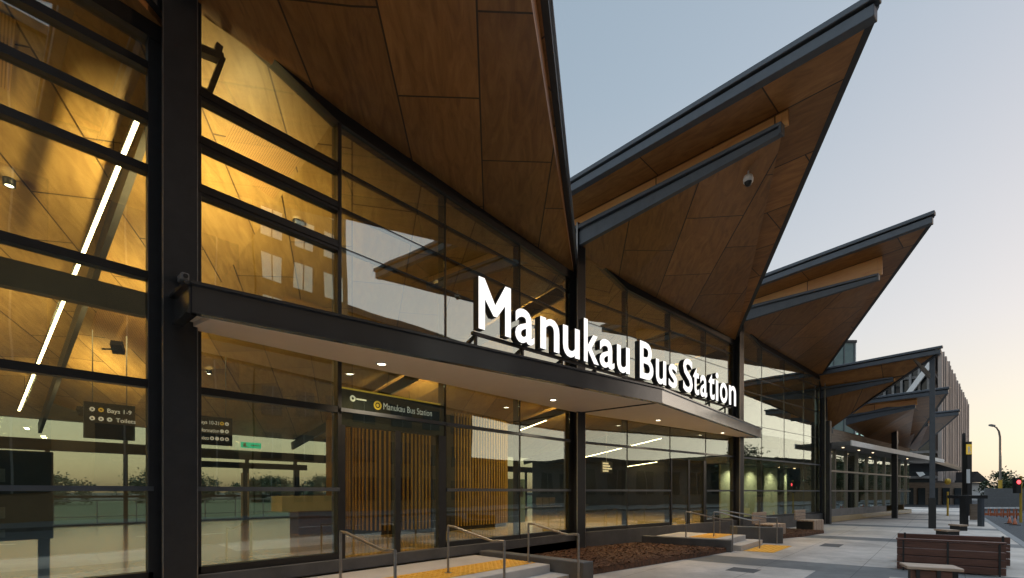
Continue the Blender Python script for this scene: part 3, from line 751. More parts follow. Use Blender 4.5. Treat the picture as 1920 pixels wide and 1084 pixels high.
handrail('steel handrail in the middle of the yellow tactile strip at the left entrance', 4.76, 5.52, 4.38, 0.99, 0.84, 0.28, 0.0)
handrail('steel handrail beside the low planter wall at the left entrance', 6.36, 5.29, 4.27, 0.955, 0.83, 0.28, 0.0)
handrail('steel handrail along the planter wall left of the right entrance', 12.67, 5.10, 3.95, 0.96, 0.80, 0.28, 0.0, 0.10)
handrail('steel handrail in the middle of the right entrance steps', 13.5, 4.66, 3.62, 0.95, 0.74, 0.28, 0.0, 0.4)
handrail('steel handrail at the far side of the right entrance steps', 14.55, 4.85, 3.55, 0.95, 0.76, 0.14, 0.0, 0.85)

# benches ----------------------------------------------------------------------------------
def slat_bench(label, f, s):
    t = thing('slatted_bench', label, 'bench', f(s, 1.4, -1.5), 'pale slatted benches against the planter')
    m = MB(f)
    for i in range(3): m.box(s, 1.05 + 0.0, -1.06 + i * 0.13, s + 1.0, 1.10, -0.95 + i * 0.13)
    m.build('backrest', M['timber_pale'], t, 0.008)
    m = MB(f)
    for i in range(4): m.box(s, 1.15 + i * 0.14, -1.10, s + 1.0, 1.27 + i * 0.14, -1.05)
    for i in range(4): m.box(s + 0.0 + i * 0.25, 1.69, -1.47, s + 0.22 + i * 0.25, 1.73, -1.05)
    m.build('seat', M['timber_pale'], t, 0.008)
    m = MB(f); m.box(s + 0.04, 1.12, -1.5, s + 0.96, 1.66, -1.11); m.build('base', M['dark'], t)
slat_bench('pale slatted bench by the planter, nearer the right entrance', BF[2], 7.35)
slat_bench('pale slatted bench by the planter, beside the corner column', BF[3], 2.4)
# big dark timber bench in the right foreground
t = thing('timber_bench', 'long dark brown timber bench in the right foreground', 'bench', (11.95, -0.1, 0))
def wb(mb, a, b_, z0, z1, th):
    a = Vector((*a, 0)); b_ = Vector((*b_, 0)); v = (b_ - a).normalized(); n = Vector((-v.y, v.x, 0)) * th
    mb.hexa([(p.x, p.y, z0) for p in (a, b_, b_ + n, a + n)], [(p.x, p.y, z1) for p in (a, b_, b_ + n, a + n)])
m = MB()
for i in range(4): wb(m, (11.90, 0.66), (12.08, -0.83), 0.02 + i * 0.138, 0.148 + i * 0.138, 0.06)
m.build('backrest', M['timber'], t, 0.006)
m = MB(); wb(m, (11.885, 0.67), (12.065, -0.84), 0.575, 0.605, 0.11); m.build('cap_rail', M['timber'], t, 0.005)
for u in (0.055, 0.48, 0.935):
    p = Vector((11.90, 0.66)).lerp(Vector((12.08, -0.83)), u); q = Vector((11.90, 0.66)).lerp(Vector((12.08, -0.83)), u + 0.018)
    m = MB(); wb(m, (p.x - 0.022, p.y), (q.x - 0.022, q.y), 0.0, 0.573, 0.02); m.build('batten', M['dark'], t)
m = MB()
for i in range(4): wb(m, (12.02 + 0.12 * i, 0.66), (12.2 + 0.12 * i, -0.83), 0.36, 0.41, 0.1)
m.build('seat', M['timber'], t, 0.005)
m = MB(); wb(m, (12.1, 0.6), (12.26, -0.75), 0.0, 0.355, 0.35); m.build('base', M['dark'], t)
t = thing('timber_bench', 'second dark brown timber bench behind the long foreground bench', 'bench', (13.6, -0.2, 0))
m = MB()
for i in range(4): wb(m, (13.55, 0.74), (13.75, -1.0), 0.02 + i * 0.145, 0.155 + i * 0.145, 0.07)
m.build('backrest', M['timber'], t, 0.006)
m = MB(); wb(m, (13.15, 0.7), (13.33, -0.95), 0.36, 0.41, 0.38); m.build('seat', M['timber'], t, 0.005)
for u in (0.06, 0.93):
    p = Vector((13.55, 0.74)).lerp(Vector((13.75, -1.0)), u); q = Vector((13.55, 0.74)).lerp(Vector((13.75, -1.0)), u + 0.02)
    m = MB(); wb(m, (p.x - 0.02, p.y), (q.x - 0.02, q.y), 0.0, 0.61, 0.018); m.build('batten', M['dark'], t)
m = MB(); wb(m, (13.2, 0.6), (13.36, -0.85), 0, 0.355, 0.3); m.build('base', M['dark'], t)
t = thing('timber_stool', 'small timber stool with pale top in front of the dark bench', 'stool', (9.05, 0.1, 0))
m = MB(); wb(m, (8.86, 0.38), (9.02, -0.22), 0.40, 0.445, 0.42); m.build('seat', M['timber_pale'], t, 0.008)
m = MB()
for i in range(3): wb(m, (8.90, 0.34), (9.03, -0.10), 0.02 + i * 0.125, 0.135 + i * 0.125, 0.04)
m.build('front_panel', M['timber'], t, 0.005)
for a, b_ in (((8.875, 0.28), (8.89, 0.24)), ((8.955, 0.06), (8.97, 0.02))):
    m = MB(); wb(m, a, b_, 0.0, 0.40, 0.02); m.build('batten', M['dark'], t)
m = MB(); wb(m, (8.98, 0.30), (9.12, -0.16), 0.0, 0.395, 0.3); m.build('base', M['dark'], t)

for i, (x, y, w_, d_) in enumerate(((15.6, 2.1, 0.9, 0.45), (9.6, 2.6, 0.5, 0.5))):
    m = MB(); m.box(x, y, -0.02, x + w_, y + d_, 0.004); o_ = m.build('service_cover', M['concrete_dark'])
    tag(o_, ('rectangular dark service cover in the paving in front of the slatted benches', 'square dark service cover in the paving near the bark bed')[i], 'cover')
# small CCTV cameras ---------------------------------------------------------------------
f2 = BF[2]
pc = f2(0.40, 4.10, 0)
t = thing('dome_camera', 'white dome security camera under the second roof point', 'camera', (pc.x, pc.y, 6.13 + EYE))
m = MB(); m.tube([(pc.x, pc.y, 5.98 + EYE), (pc.x, pc.y, 6.16 + EYE)], 0.018); m.lathe([(0.001, 0.0), (0.05, 0.0), (0.05, 0.03), (.001, .03)], (pc.x, pc.y, 6.10 + EYE)); m.build('mount', M['white'], t)
m = MB(); m.lathe([(0.02, 0.10), (0.075, 0.085), (0.09, 0.03), (0.085, -0.03), (0.001, -0.03)], (pc.x, pc.y, 5.90 + EYE)); m.build('housing', M['white'], t)
m = MB(); m.lathe([(0.07, 0.0), (0.06, -0.045), (0.035, -0.07), (0.001, -0.078)], (pc.x, pc.y, 5.87 + EYE)); m.build('dome', M['dark'], t)
t = thing('bullet_camera', 'small grey security camera on the wide column at the canopy corner', 'camera', (1.60, 6.55, 2.42 + EYE))
m = MB(); m.box(1.60, 6.45, 2.42 + EYE, 1.68, 6.62, 2.50 + EYE); m.build('housing', M['grey'], t, 0.01)
m = MB(); m.tube([(1.64, 6.44, 2.46 + EYE), (1.64, 6.455, 2.46 + EYE)], 0.026); m.build('lens', M['dark'], t)
m = MB(); m.bar((1.64, 6.58, 2.46 + EYE), (1.64, 6.66, 2.36 + EYE), 0.03, 0.03); m.build('mount', M['steel'], t)

# interior lamps ----------------------------------------------------------------------------
def uplight(label, x, y, z, e, tilt=(0.25, 0.62, 1)):
    t = thing('uplight', label, 'uplight', (x, y, z), 'warm uplights inside the hall')
    v = Vector(tilt).normalized()
    m = MB(); c = Vector((x, y, z)); m.bar(c - v * 0.07, c + v * 0.05, 0.20, 0.26); m.build('housing', M['dark'], t)
    m = MB(); m.bar(c + v * 0.051, c + v * 0.055, 0.17, 0.22); m.build('lens', M['e_up'], t)
    m = MB(); m.bar(c - v * 0.06, c - v * 0.06 + Vector((-0.25, 0, -0.05)), 0.03, 0.03); m.build('arm', M['dark'], t)
    l = bpy.data.lights.new('uplight_lamp', 'AREA'); l.shape = 'RECTANGLE'; l.size = 0.17; l.size_y = 0.22; l.energy = e; l.color = (1.0, 0.71, 0.33); l.spread = R(135)
    o = bpy.data.objects.new('uplight_lamp', l); COL.objects.link(o); o.parent = t
    o.location = v * 0.075; o.rotation_euler = (-v).to_track_quat('-Z', 'Y').to_euler()
    o.rotation_euler = v.to_track_quat('-Z', 'Y').to_euler()
UPE = {8.6: 26, 12.8: 9, 17.5: 9}
UPL = ((2.0, 8.6, 3.3, 'beside the wide column'), (2.05, 12.8, 3.0, 'deeper in the hall behind the wide column'), (2.05, 17.5, 2.2, 'near the rear wall behind the wide column'))
for x, y, h, w in UPL: uplight('warm uplight on its arm ' + w, x, y, h + EYE, UPE[y])
for x, y, h, w in ((-4.6, 8.6, 2.8, 'in the leftmost bay by the glass'), (-2.6, 13.0, 1.9, 'in the leftmost bay, deeper inside'),
                   (10.6, 9.0, 4.2, 'behind the column at the bend'), (10.6, 14.0, 2.9, 'behind the bend column, deeper inside'),
                   (19.0, 8.0, 4.2, 'behind the column at the canopy tip'), (19.0, 13.0, 3.0, 'behind the canopy tip column, deeper inside')):
    uplight('warm uplight ' + w, x, y, h + EYE, 46 if x < 0 else (7 if x < 12 else 15))
for i, s_ in enumerate((1.4, 3.3, 5.2, 6.8)):
    p = BF[3](s_, -0.55, 1.05); t = thing('ceiling_downlight', ('first', 'second', 'third', 'fourth')[i] + ' downlight from the left above the pale curtain panels', 'downlight', p, 'downlights above the curtain panels')
    m = MB(); m.lathe([(0.001, 0.0), (0.04, 0.0), (0.045, 0.03)], tuple(p)); m.build('lens', M['e_wing'], t)
    l_ = bpy.data.lights.new('downlight_lamp', 'SPOT'); l_.energy = 9; l_.color = (1, 0.9, 0.68); l_.spot_size = R(140); l_.spot_blend = 0.9; l_.shadow_soft_size = 0.05
    o_ = bpy.data.objects.new('downlight_lamp', l_); COL.objects.link(o_); o_.parent = t; o_.location = (0, 0, -0.04)
def ptY(u, v, y):       # a point on the plane parallel to the facade at distance y
    kx_ = (u - 960) / 906.7; z_ = y / (math.sin(ALPHA) - kx_ * math.cos(ALPHA))
    return Vector((z_ * (math.cos(ALPHA) + kx_ * math.sin(ALPHA)), y, EYE + (922 - v) / 906.7 * z_))
t = thing('floodlight', 'dark angled floodlight bracket high beside the wide column', 'floodlight', ptY(395, 130, 7.2))
m = MB(); m.bar(ptY(372, 93, 7.2), ptY(418, 112, 7.2), 0.12, 0.10); m.build('arm', M['dark'], t)
m = MB(); m.bar(ptY(416, 112, 7.2), ptY(390, 180, 7.2), 0.14, 0.06); m.bar(ptY(372, 168, 7.2), ptY(392, 178, 7.2), 0.12, 0.05); m.build('frame', M['dark'], t)
m = MB(); m.bar(ptY(406, 104, 7.2), ptY(411, 86, 7.2), 0.08, 0.08); m.build('knob', M['dark'], t)
def led(label, a, b_, w=0.047):
    a, b_ = Vector(a), Vector(b_)
    t = thing('linear_light', label, 'light', a.lerp(b_, 0.5), 'suspended linear lights')
    m = MB(); m.bar(a + Vector((0, 0, 0.045)), b_ + Vector((0, 0, 0.045)), w + 0.02, 0.08); m.build('housing', M['dark'], t)
    m = MB(); m.bar(a, b_, w, 0.02); m.build('diffuser', M['e_led'], t)
    for u in (0.1, 0.9):
        p = a.lerp(b_, u); m = MB(); m.tube([p + Vector((0, 0, 0.08)), p + Vector((0, 0, 0.55))], 0.006, 6); m.build('suspension_wire', M['dark'], t)
def ledp(y, h): return (0, y, h)
led('long bright linear light seen through the far left glazing', (1.36, 7.35, 4.52 + EYE), (0.90, 18.8, 2.21 + EYE))
led('linear light high beside the bend column, glimpsed behind the big M', (10.1, 7.5, 5.14 + EYE), (10.36, 11.0, 4.74 + EYE))
led('long linear light in the bay behind the right entrance', (19.7, 9.0, 2.28 + EYE), (19.4, 13.0, 1.58 + EYE))
led('short linear light high behind the last letters', (18.3, 8.0, 4.4 + EYE), (18.1, 11.5, 3.7 + EYE))
led('linear light low in the hall behind the right doors', (26.6, 12.4, 1.73 + EYE), (26.6, 14.6, 1.50 + EYE))
led('short linear light behind the glazing left of the bend column', (14.0, 10.8, 2.6 + EYE), (13.9, 12.0, 2.33 + EYE))

# ceiling downlights over the hall floor
for i, (x, y) in enumerate(((-4.5, 9.5), (0.4, 10.5), (-3.0, 15.5), (4.2, 9.3), (4.8, 16.5), (7.6, 9.2), (13.0, 9.4), (15.5, 12.5), (17.5, 8.4), (21.5, 8.5))):
    sx_ = (x - X0) % L
    h = (6.45 - .33 * sx_ if sx_ < 2.1 else 5.76 - .057 * (sx_ - 2.1)) - SL * (y - D) - 0.08 + EYE - (0.5 if x > 10 else 0)
    t = thing('ceiling_downlight', 'small ceiling downlight over the hall floor, ' + ('in the leftmost bay by the glass', 'beside the long linear light', 'deep in the leftmost bay', 'above the middle of the hall entrance', 'between counter and rear doors', 'in front of the slatted pod', 'right of the slatted pod', 'deep behind the right entrance', 'inside the right entrance doors', 'behind the pale curtain panels')[i], 'downlight', (x, y, h), 'ceiling downlights in the hall')
    m = MB(); m.lathe([(0.001, 0.0), (0.05, 0.0)], (x, y, h)); m.build('lens', M['e_down'], t)
    m = MB(); m.lathe([(0.05, -0.005), (0.07, -0.01), (0.075, 0.1)], (x, y, h)); m.build('housing', M['dark'], t)
    l_ = bpy.data.lights.new('downlight_lamp', 'SPOT'); l_.energy = 120 if x > 10 else (16 if x > 3 else 30); l_.color = (1, 0.74, 0.42); l_.spot_size = R(125); l_.spot_blend = 0.8; l_.shadow_soft_size = 0.08
    o_ = bpy.data.objects.new('downlight_lamp', l_); COL.objects.link(o_); o_.parent = t; o_.location = (0, 0, -0.04)

# interior furniture -------------------------------------------------------------------------
# slatted pod
pod = thing('slatted_pod', 'tall pod clad in vertical ochre slats inside the hall', 'pod', (9.9, 13.2, 0.3))
path = []
xa, xb, ya, yb, rr = 7.25, 13.2, 11.3, 15.0, 1.3
for c, a0 in (((xa + rr, ya + rr), 180), ((xb - rr, ya + rr), 270), ((xb - rr, yb - rr), 0), ((xa + rr, yb - rr), 90)):
    for i in range(9): a = R(a0 + i * 90 / 8); path.append((c[0] + rr * math.cos(a), c[1] + rr * math.sin(a)))
m = MB(); m.prism(path, 0.31, 3.85); m.build('core', M['slat_back'], pod)
m = MB()
pts = path + [path[0]]; acc = 0.0; step = 0.125
for i in range(len(pts) - 1):
    p, q = Vector(pts[i]), Vector(pts[i + 1]); d = (q - p); ln = d.length
    if ln < 1e-4: continue
    d /= ln; n = Vector((d.y, -d.x)); t_ = step - acc
    while t_ < ln:
        c = p + d * t_
        if not (9.05 < c.x < 10.0 and c.y < 12): 
            a, b_ = c - d * 0.026, c + d * 0.026
            m.prism([(a.x, a.y), (b_.x, b_.y), (b_.x + n.x * .035, b_.y + n.y * .035), (a.x + n.x * .035, a.y + n.y * .035)], 0.42, 3.95)
        t_ += step
    acc = (acc + ln) % step
m.build('slat_screen', M['slat'], pod)
m = MB(); m.box(9.08, 11.24, 0.31, 9.98, 11.29, 2.55); dd = m.build('door', M['dark'], pod)
# info board close to the glass
t = thing('information_board', 'black free-standing information board inside the far left glazing', 'board', (0.1, 7.4, 0.3))
m = MB(); m.box(-1.6, 7.35, 0.98, 0.62, 7.45, 1.94); m.build('panel', M['dark'], t, 0.01)
for x in (-1.5, 0.50): m = MB(); m.box(x, 7.36, 0.3, x + 0.09, 7.44, 1.2); m.build('leg', M['dark'], t)
for z0, z1 in ((1.60, 1.74), (1.22, 1.34), (1.02, 1.10)): m = MB(); m.box(0.17, 7.342, z0, 0.25, 7.35, z1); m.build('label_plate', M['grey'], t)
# counter
t = thing('counter', 'service counter with pale front and dark timber base', 'counter', (6.4, 13.5, 0.3))
m = MB(); m.box(5.6, 13.3, 0.95, 7.2, 14.0, 1.38); m.build('top', M['panel_green'], t, 0.01)
m = MB(); m.box(6.1, 13.4, 0.3, 7.2, 13.95, 0.95); m.build('base', M['timber'], t)
# white door post
t = thing('sliding_door', 'rear sliding doors with bright handles across the hall', 'door', (7.87, 22.4, 0.3))
m = MB()
for x in (5.6, 7.87, 10.2): m.box(x - 0.05, 22.42, 0.3, x + 0.05, 22.5, 2.62)
m.box(5.2, 22.38, 2.5, 10.6, 22.52, 2.75); m.build('frame', M['dark'], t)
for x in (7.74, 8.0): m = MB(); m.box(x - 0.03, 22.34, 0.4, x + 0.03, 22.38, 2.3); m.build('handle', M['white'], t)
def hang(name, label, x0, x1, y, h0, h1, rows, right):
    t = thing(name, label, 'sign', ((x0 + x1) / 2, y, h1 + EYE))
    m = MB(); m.box(x0, y, h0 + EYE, x1, y + 0.08, h1 + EYE); m.build('board', M['dark'], t, 0.005)
    for x in (x0 + 0.15, x1 - 0.15): m = MB(); m.tube([(x, y + .04, h1 + EYE), (x, y + .04, h1 + EYE + 1.6)], 0.012, 6); m.build('hanger', M['grey'], t)
    n = len(rows)
    for i, (txt, icons) in enumerate(rows):
        z = h1 + EYE - 0.16 - i * 0.2 
        ic = MB(); ic.xf = lambda a, b_, c: Vector((a, y - 0.004 - c, b_))
        yl = MB(); yl.xf = ic.xf
        pt_ = 0.115 if right else 0.15; wi = len(icons) * pt_
        xi = (x1 - 0.08 - wi) if right else x0 + 0.08
        for j, col in enumerate(icons):
            tgt = yl if col == 'y' else ic
            tgt.lathe([(0.018 if col != 's' else .001, 0), (0.048, 0)], (xi + 0.06 + j * pt_, z + 0.0, 0))
        if ic.v: ic.build('pictogram', M['e_text'], t, recalc=False)
        if yl.v: yl.build('bus_pictogram', M['e_yel'], t, recalc=False)
        if right: place_text('lettering', txt, (xi - 0.01, y - 0.005, z - 0.045), (1, 0, 0), (0, 0, 1), 0.095, {'T': 0.25, 'B': 0.46, 'I': 0.46}[txt[0]], M['e_text'], t, 0.012, align='R')
        else: place_text('lettering', txt, (xi + wi + 0.02, y - 0.005, z - 0.045), (1, 0, 0), (0, 0, 1), 0.095, None, M['e_text'], t, 0.012)
hang('wayfinding_sign', 'black hanging sign reading Bays 1-9 and Toilets', 1.66, 2.56, 14.0, 1.18, 1.98, [('Bays 1-9', 'wy'), ('Toilets', 'www')], False)
hang('wayfinding_sign', 'black hanging sign reading Bays 10-21, Information and Toilets', 3.66, 4.62, 14.0, 1.20, 1.93, [('Bays 10-21', 'yw'), ('Information', 'sw'), ('Toilets', 'wsww')], True)
t = thing('exit_sign', 'small green lit exit sign above the rear doors', 'sign', (8.1, 22.3, 3.4))
m = MB(); m.box(7.7, 22.3, 3.38, 8.5, 22.36, 3.62); m.build('lightbox', M['e_green'], t)
m = MB(); m.xf = lambda a, b_, c: Vector((a + 2.58, 22.295 - c, b_ + .36)); m.box(5.2, 3.06, 0, 5.3, 3.2, .004); m.lathe([(0.001, 0), (.03, 0)], (5.27, 3.22, 0.002)); m.bar((5.22, 3.12, .002), (5.38, 3.06, .002), .03, .004); m.bar((5.5, 3.14, .002), (5.85, 3.14, .002), .04, .004); m.build('pictogram', M['white'], t, recalc=False)
t = thing('ticket_machine', 'dark green ticket machine standing behind the bend column', 'machine', (12.4, 13.4, 0.3))
m = MB(); m.box(13.9, 12.3, 0.3, 14.6, 12.9, 2.0); m.build('body', M['teal'], t, 0.02); m = MB(); m.box(14.05, 12.29, 1.3, 14.45, 12.30, 1.7); m.build('screen', M['dark'], t)

# things glimpsed deeper in the hall
def screen(label, x, y, z, w, h, rows, grp='departure screens in the hall'):
    t = thing('departure_screen', label, 'screen', (x, y, z), grp)
    m = MB(); m.box(x - w / 2, y, z - h / 2, x + w / 2, y + 0.1, z + h / 2); m.build('case', M['dark'], t, 0.01)
    m = MB(); m.tube([(x, y + .05, z + h / 2), (x, y + .05, z + h / 2 + 1.2)], 0.02, 6); m.build('hanger', M['grey'], t)
    m = MB()
    for i in range(rows):
        zz = z + h * (0.32 - 0.64 * i / max(1, rows - 1)); m.box(x - w * .42, y - 0.004, zz - h * .07, x + w * (.1 + .3 * ((i * 7) % 3) / 2), y, zz + h * .07)
    m.build('text_rows', M['e_win'], t)
screen('hanging departure screen seen through the glass right of the bend column', 14.9, 10.2, 2.55, 1.0, 0.55, 3)
screen('hanging departure screen seen left of the right entrance doors', 18.3, 10.8, 2.55, 0.9, 0.5, 4)
for i, (x, y, w, z1) in enumerate(((11.95, 17.5, 0.9, 2.3), (13.35, 18.0, 0.6, 2.2), (14.35, 18.2, 0.55, 2.2))):  # added glowing panels stand in for sky seen through the rear doors
    t = thing('doorway_glow', 'added glowing panel for bright sky through the rear doors, ' + ('widest of the three, nearest the slatted pod', 'middle one of the three', 'farthest from the slatted pod')[i], 'doorway sky panel', (x, y, 0.3), 'doorway sky panels deep in the hall')
    m = MB(); m.box(x - w / 2 - .06, y, 0.3, x + w / 2 + .06, y + .15, z1 + .1); m.build('frame', M['dark'], t, 0.01)  # frame of the added glowing panel
    m = MB(); m.box(x - w / 2, y - .006, 0.75, x + w / 2, y, z1); m.build('panel', M['e_doorway_glow'], t)  # added glowing panel in place of sky through the rear doors
for i in range(4):
    x = 15.2 + i * 2.6; t = thing('waiting_seat', 'dark row of waiting seats in the hall, ' + ('first', 'second', 'third', 'fourth')[i] + ' from the slatted pod', 'seats', (x, 15.5, 0.3), 'rows of waiting seats')
    m = MB()
    for j in range(3): m.box(x - .8 + j * .56, 15.3, 0.70, x - .3 + j * .56, 15.75, 0.75)
    m.build('seat', M['grey'], t, 0.01)
    m = MB()
    for j in range(3): m.box(x - .8 + j * .56, 15.76, 0.78, x - .3 + j * .56, 15.8, 1.2)
    m.build('backrest', M['grey'], t, 0.01)
    m = MB(); m.bar((x - .85, 15.55, .68), (x + .9, 15.55, .68), .06, .05)
    for q in (-.6, .65): m.bar((x + q, 15.55, .3), (x + q, 15.55, .68), .05, .05)
    m.build('frame', M['dark'], t)
# ------------------------------------------------------------------ low wing beyond the last tall bay
lw = thing('ticket_office_wing', 'low board-clad wing with glazed front and white-edged awning', 'building', BF[4](0, 0, -1.5))
f4 = BF[4]
LWL = 2 * L
m = MB(f4); m.box(0.12, -0.3, 2.35, LWL, 0.0, 3.05); m.box(0.12, -6, 3.0, LWL, -0.3, 3.2); m.box(LWL - 0.2, -8, -1.5, LWL, -0.3, 3.0); m.build('wall', M['stone'], lw)
m = MB(f4); m.box(0.12, -0.12, -1.5, 11.0, 0.02, -0.85); m.build('plinth', M['concrete'], lw)
m = MB(f4); m.box(0.12, -0.3, 2.12, LWL + 4.0, 1.15, 2.30); aw = m.build('awning', M['concrete'], lw)
m = MB(f4); m.box(0.12, 1.15, 2.10, LWL + 4.0, 1.2, 2.34); m.build('awning_edge', M['white'], aw)
m = MB(f4); m.box(0.2, -0.2, 1.3, LWL, 1.1, 1.34); 
m = MB(f4)
for s in [0.15 + i * 1.75 for i in range(10)]: m.box(s - 0.03, -0.1, -0.85, s + 0.03, 0.04, 2.12)
for z in (1.02, 0.04): m.box(0.12, -0.08, z - 0.04, LWL, 0.05, z + 0.04)
wf = m.build('window', M['rail'], lw)
m = MB(f4); m.box(0.12, -0.05, -0.85, LWL, -0.035, 2.1); m.build('glass', M['glass'], wf)
m = MB(f4); m.box(0.2, -3.6, -1.3, LWL - .3, -3.5, 2.12); m.box(0.2, -3.6, -1.3, LWL - .3, -0.2, -1.25)
for s in (1.2, 2.6, 4.5, 7.0, 8.8, 11.0, 13): m.box(s, -2.6, -1.25, s + 0.4, -2.4, 1.6)
m.build('interior', M['inwall'], lw)
for i, s in enumerate((1.2, 3.6, 6.0, 10.2, 13.4)):
    p = f4(s, 0.55, 2.11); t = thing('downlight', 'small warm downlight under the low wing awning', 'downlight', p, 'downlights under the low wing awning')
    m = MB(); m.lathe([(0.001, -0.015), (0.045, -0.015), (0.05, 0.01)], tuple(p)); m.build('lens', M['e_wing'], t)
# columns of the low wing
for k, s, w in ((4, 0.05, 'tall dark post at the corner where the glazing meets the low wing'), (5, 0.05, 'dark post standing half way along the low wing')):
    p = BF[k](s, 1.0 if k == 5 else 0.3, 0)
    t = thing('steel_post', w, 'post', (p.x, p.y, 0))
    m = MB(BF[k]); oo = 1.0 if k == 5 else 0.3
    m.box(s - 0.16, oo - 0.15, -1.5, s + 0.10, oo + 0.1, 3.3 if k == 4 else 4.2); m.build('shaft', M['steel'], t, 0.01)
    m = MB(BF[k]); m.box(s + 0.10, oo - 0.14, -1.5, s + 0.2, oo + 0.06, 3.1 if k == 4 else 4.1); m.build('side_plate', M['rail'], t)  # paler metal stands in for the lit right edge
    m = MB(BF[k]); m.tube([(s + 0.35, oo, 2.75), (s + 0.35, oo, 2.95)], 0.08, 10); m.build('floodlight', M['grey'], t)
pp = Vector((16.05, 0.55))
# free-standing post under the fourth roof point
d0 = BF[4](0.1, 4.0, 0); 
t = thing('steel_post', 'free-standing post carrying the low roof point, black sleeve at its foot', 'post', (d0.x, d0.y, 0))
m = MB(); m.box(d0.x - .10, d0.y - .09, 1.25, d0.x + .08, d0.y + .09, 5.52 + EYE - 0.05); m.build('shaft', M['steel_mid'], t, 0.01)
m = MB(); m.box(d0.x - .13, d0.y - .12, -0.1, d0.x + .12, d0.y + .12, 1.25); m.build('sleeve', M['dark'], t, 0.01)
m = MB(); m.bar((d0.x, d0.y, 4.6 + EYE), (d0.x - 0.3, d0.y + 0.55, 5.45 + EYE), 0.12, 0.12); m.build('strut', M['rail'], t)

# ------------------------------------------------------------------ beyond: slatted building, street things
def at(u, v, z):          # a point z metres in front of the camera
    x = (u - 960) / 906.7 * z; h = (922 - v) / 906.7 * z
    return Vector((z * math.cos(ALPHA) + x * math.sin(ALPHA), z * math.sin(ALPHA) - x * math.cos(ALPHA), EYE + h))
P1, P2 = at(1762, 656, 75), at(1813, 758, 122)
e1 = Vector((P2.x - P1.x, P2.y - P1.y, 0)).normalized(); e2 = Vector((-e1.y, e1.x, 0))
blen = (Vector((P2.x, P2.y)) - Vector((P1.x, P1.y))).length
H = P1.z
sb = thing('office_building', 'tall office building with vertical terracotta fins and diagonal braces', 'building', (P1.x, P1.y, 0))
def FB(a, b_, z): return Vector((P1.x, P1.y, 0)) + e1 * a + e2 * b_ + Vector((0, 0, z))
m = MB(FB); m.box(0.8, 0.8, 0, blen, 40, H - 0.8); m.build('wall', M['bglass'], sb)
m = MB(FB); m.box(0, 0.0, H - 0.8, blen + 0.4, 40, H); m.build('roof', M['steel_mid'], sb)
for z in range(1, 6):
    m = MB(FB); m.box(0.3, 0.5, z * 4.0 - 0.4, blen, 40, z * 4.0); m.build('floor_slab', M['concrete'], sb)
for i in range(34):
    m = MB(FB); a = 0.4 + i * (blen - 0.6) / 33; wd = (0.9, 0.55, 1.2, 0.7)[i % 4]
    m.box(a, -0.25 - 0.12 * (i % 3), 3.2 + (i % 2) * 0.4, a + wd, 0.25, H - 0.2 + 0.35 * (i % 2)); m.build('fin', M['slatpink'], sb)
for i in range(9):
    m = MB(FB); m.box(-0.25, 1.2 + i * 1.1, 14.0, 0.2, 1.5 + i * 1.1, H - 0.3); m.build('end_fin', M['concrete'], sb)
for (b0_, z0, b1_, z1) in ((1, H - 2, 7, 12), (7, 12, 2, 4), (12, H - 4, 19, 9), (19, 9, 25, H - 3), (4, 12.5, 1, 16)):
    m = MB(FB); m.bar((-0.4, b0_, z0), (-0.4, b1_, z1), 0.7, 0.7); m.build('brace', M['white'], sb)
m = MB(FB)
for b0_ in (9, 10.6, 12.2): m.box(0.6, b0_, 10.3, 0.78, b0_ + 1.2, 11.8)
m.build('lit_window', M['e_office'], sb)
q0 = at(1604, 643, 66); 
m_ = thing('plant_room', 'teal glass rooftop block showing above the low roofs', 'building', (q0.x, q0.y, 0))
m = MB(); ee = Vector((math.cos(ALPHA - R(90)), math.sin(ALPHA - R(90)), 0)); dd_ = Vector((math.cos(ALPHA - R(14)), math.sin(ALPHA - R(14)), 0))
a = Vector((q0.x, q0.y, 0))
def FP(x, y, z): return a + ee * x + dd_ * y + Vector((0, 0, z))
m.xf = FP; m.box(-9, 0, 0, 0, 26, q0.z); m.build('wall', M['teal'], m_)
m = MB(FP)
for i in range(7): m.box(-8.6 + i * 1.4, -0.08, 8, -8.5 + i * 1.4, 0, q0.z)
m.build('mullion', M['steel_mid'], m_)
m = MB(FP); m.box(-9.2, -0.15, q0.z, 0.15, 26.1, q0.z + 0.35); m.build('roof', M['steel'], m_)
m = MB(FP); m.box(0.0, 0.05, 0, 0.12, 26, q0.z - 0.05); m.build('side_cladding', M['white'], m_)

def far_box(name, label, cat, u0, u1, vt, vb, z, depth, mat):
    a_ = at(u0, vb, z); b2 = at(u1, vb, z); zt = at(u0, vt, z).z
    v = Vector((math.cos(ALPHA), math.sin(ALPHA), 0)) * depth
    mm = MB(); mm.hexa([(a_.x, a_.y, -0.1), (b2.x, b2.y, -0.1), (b2.x + v.x, b2.y + v.y, -0.1), (a_.x + v.x, a_.y + v.y, -0.1)],
                       [(a_.x, a_.y, zt), (b2.x, b2.y, zt), (b2.x + v.x, b2.y + v.y, zt), (a_.x + v.x, a_.y + v.y, zt)])
    return mm
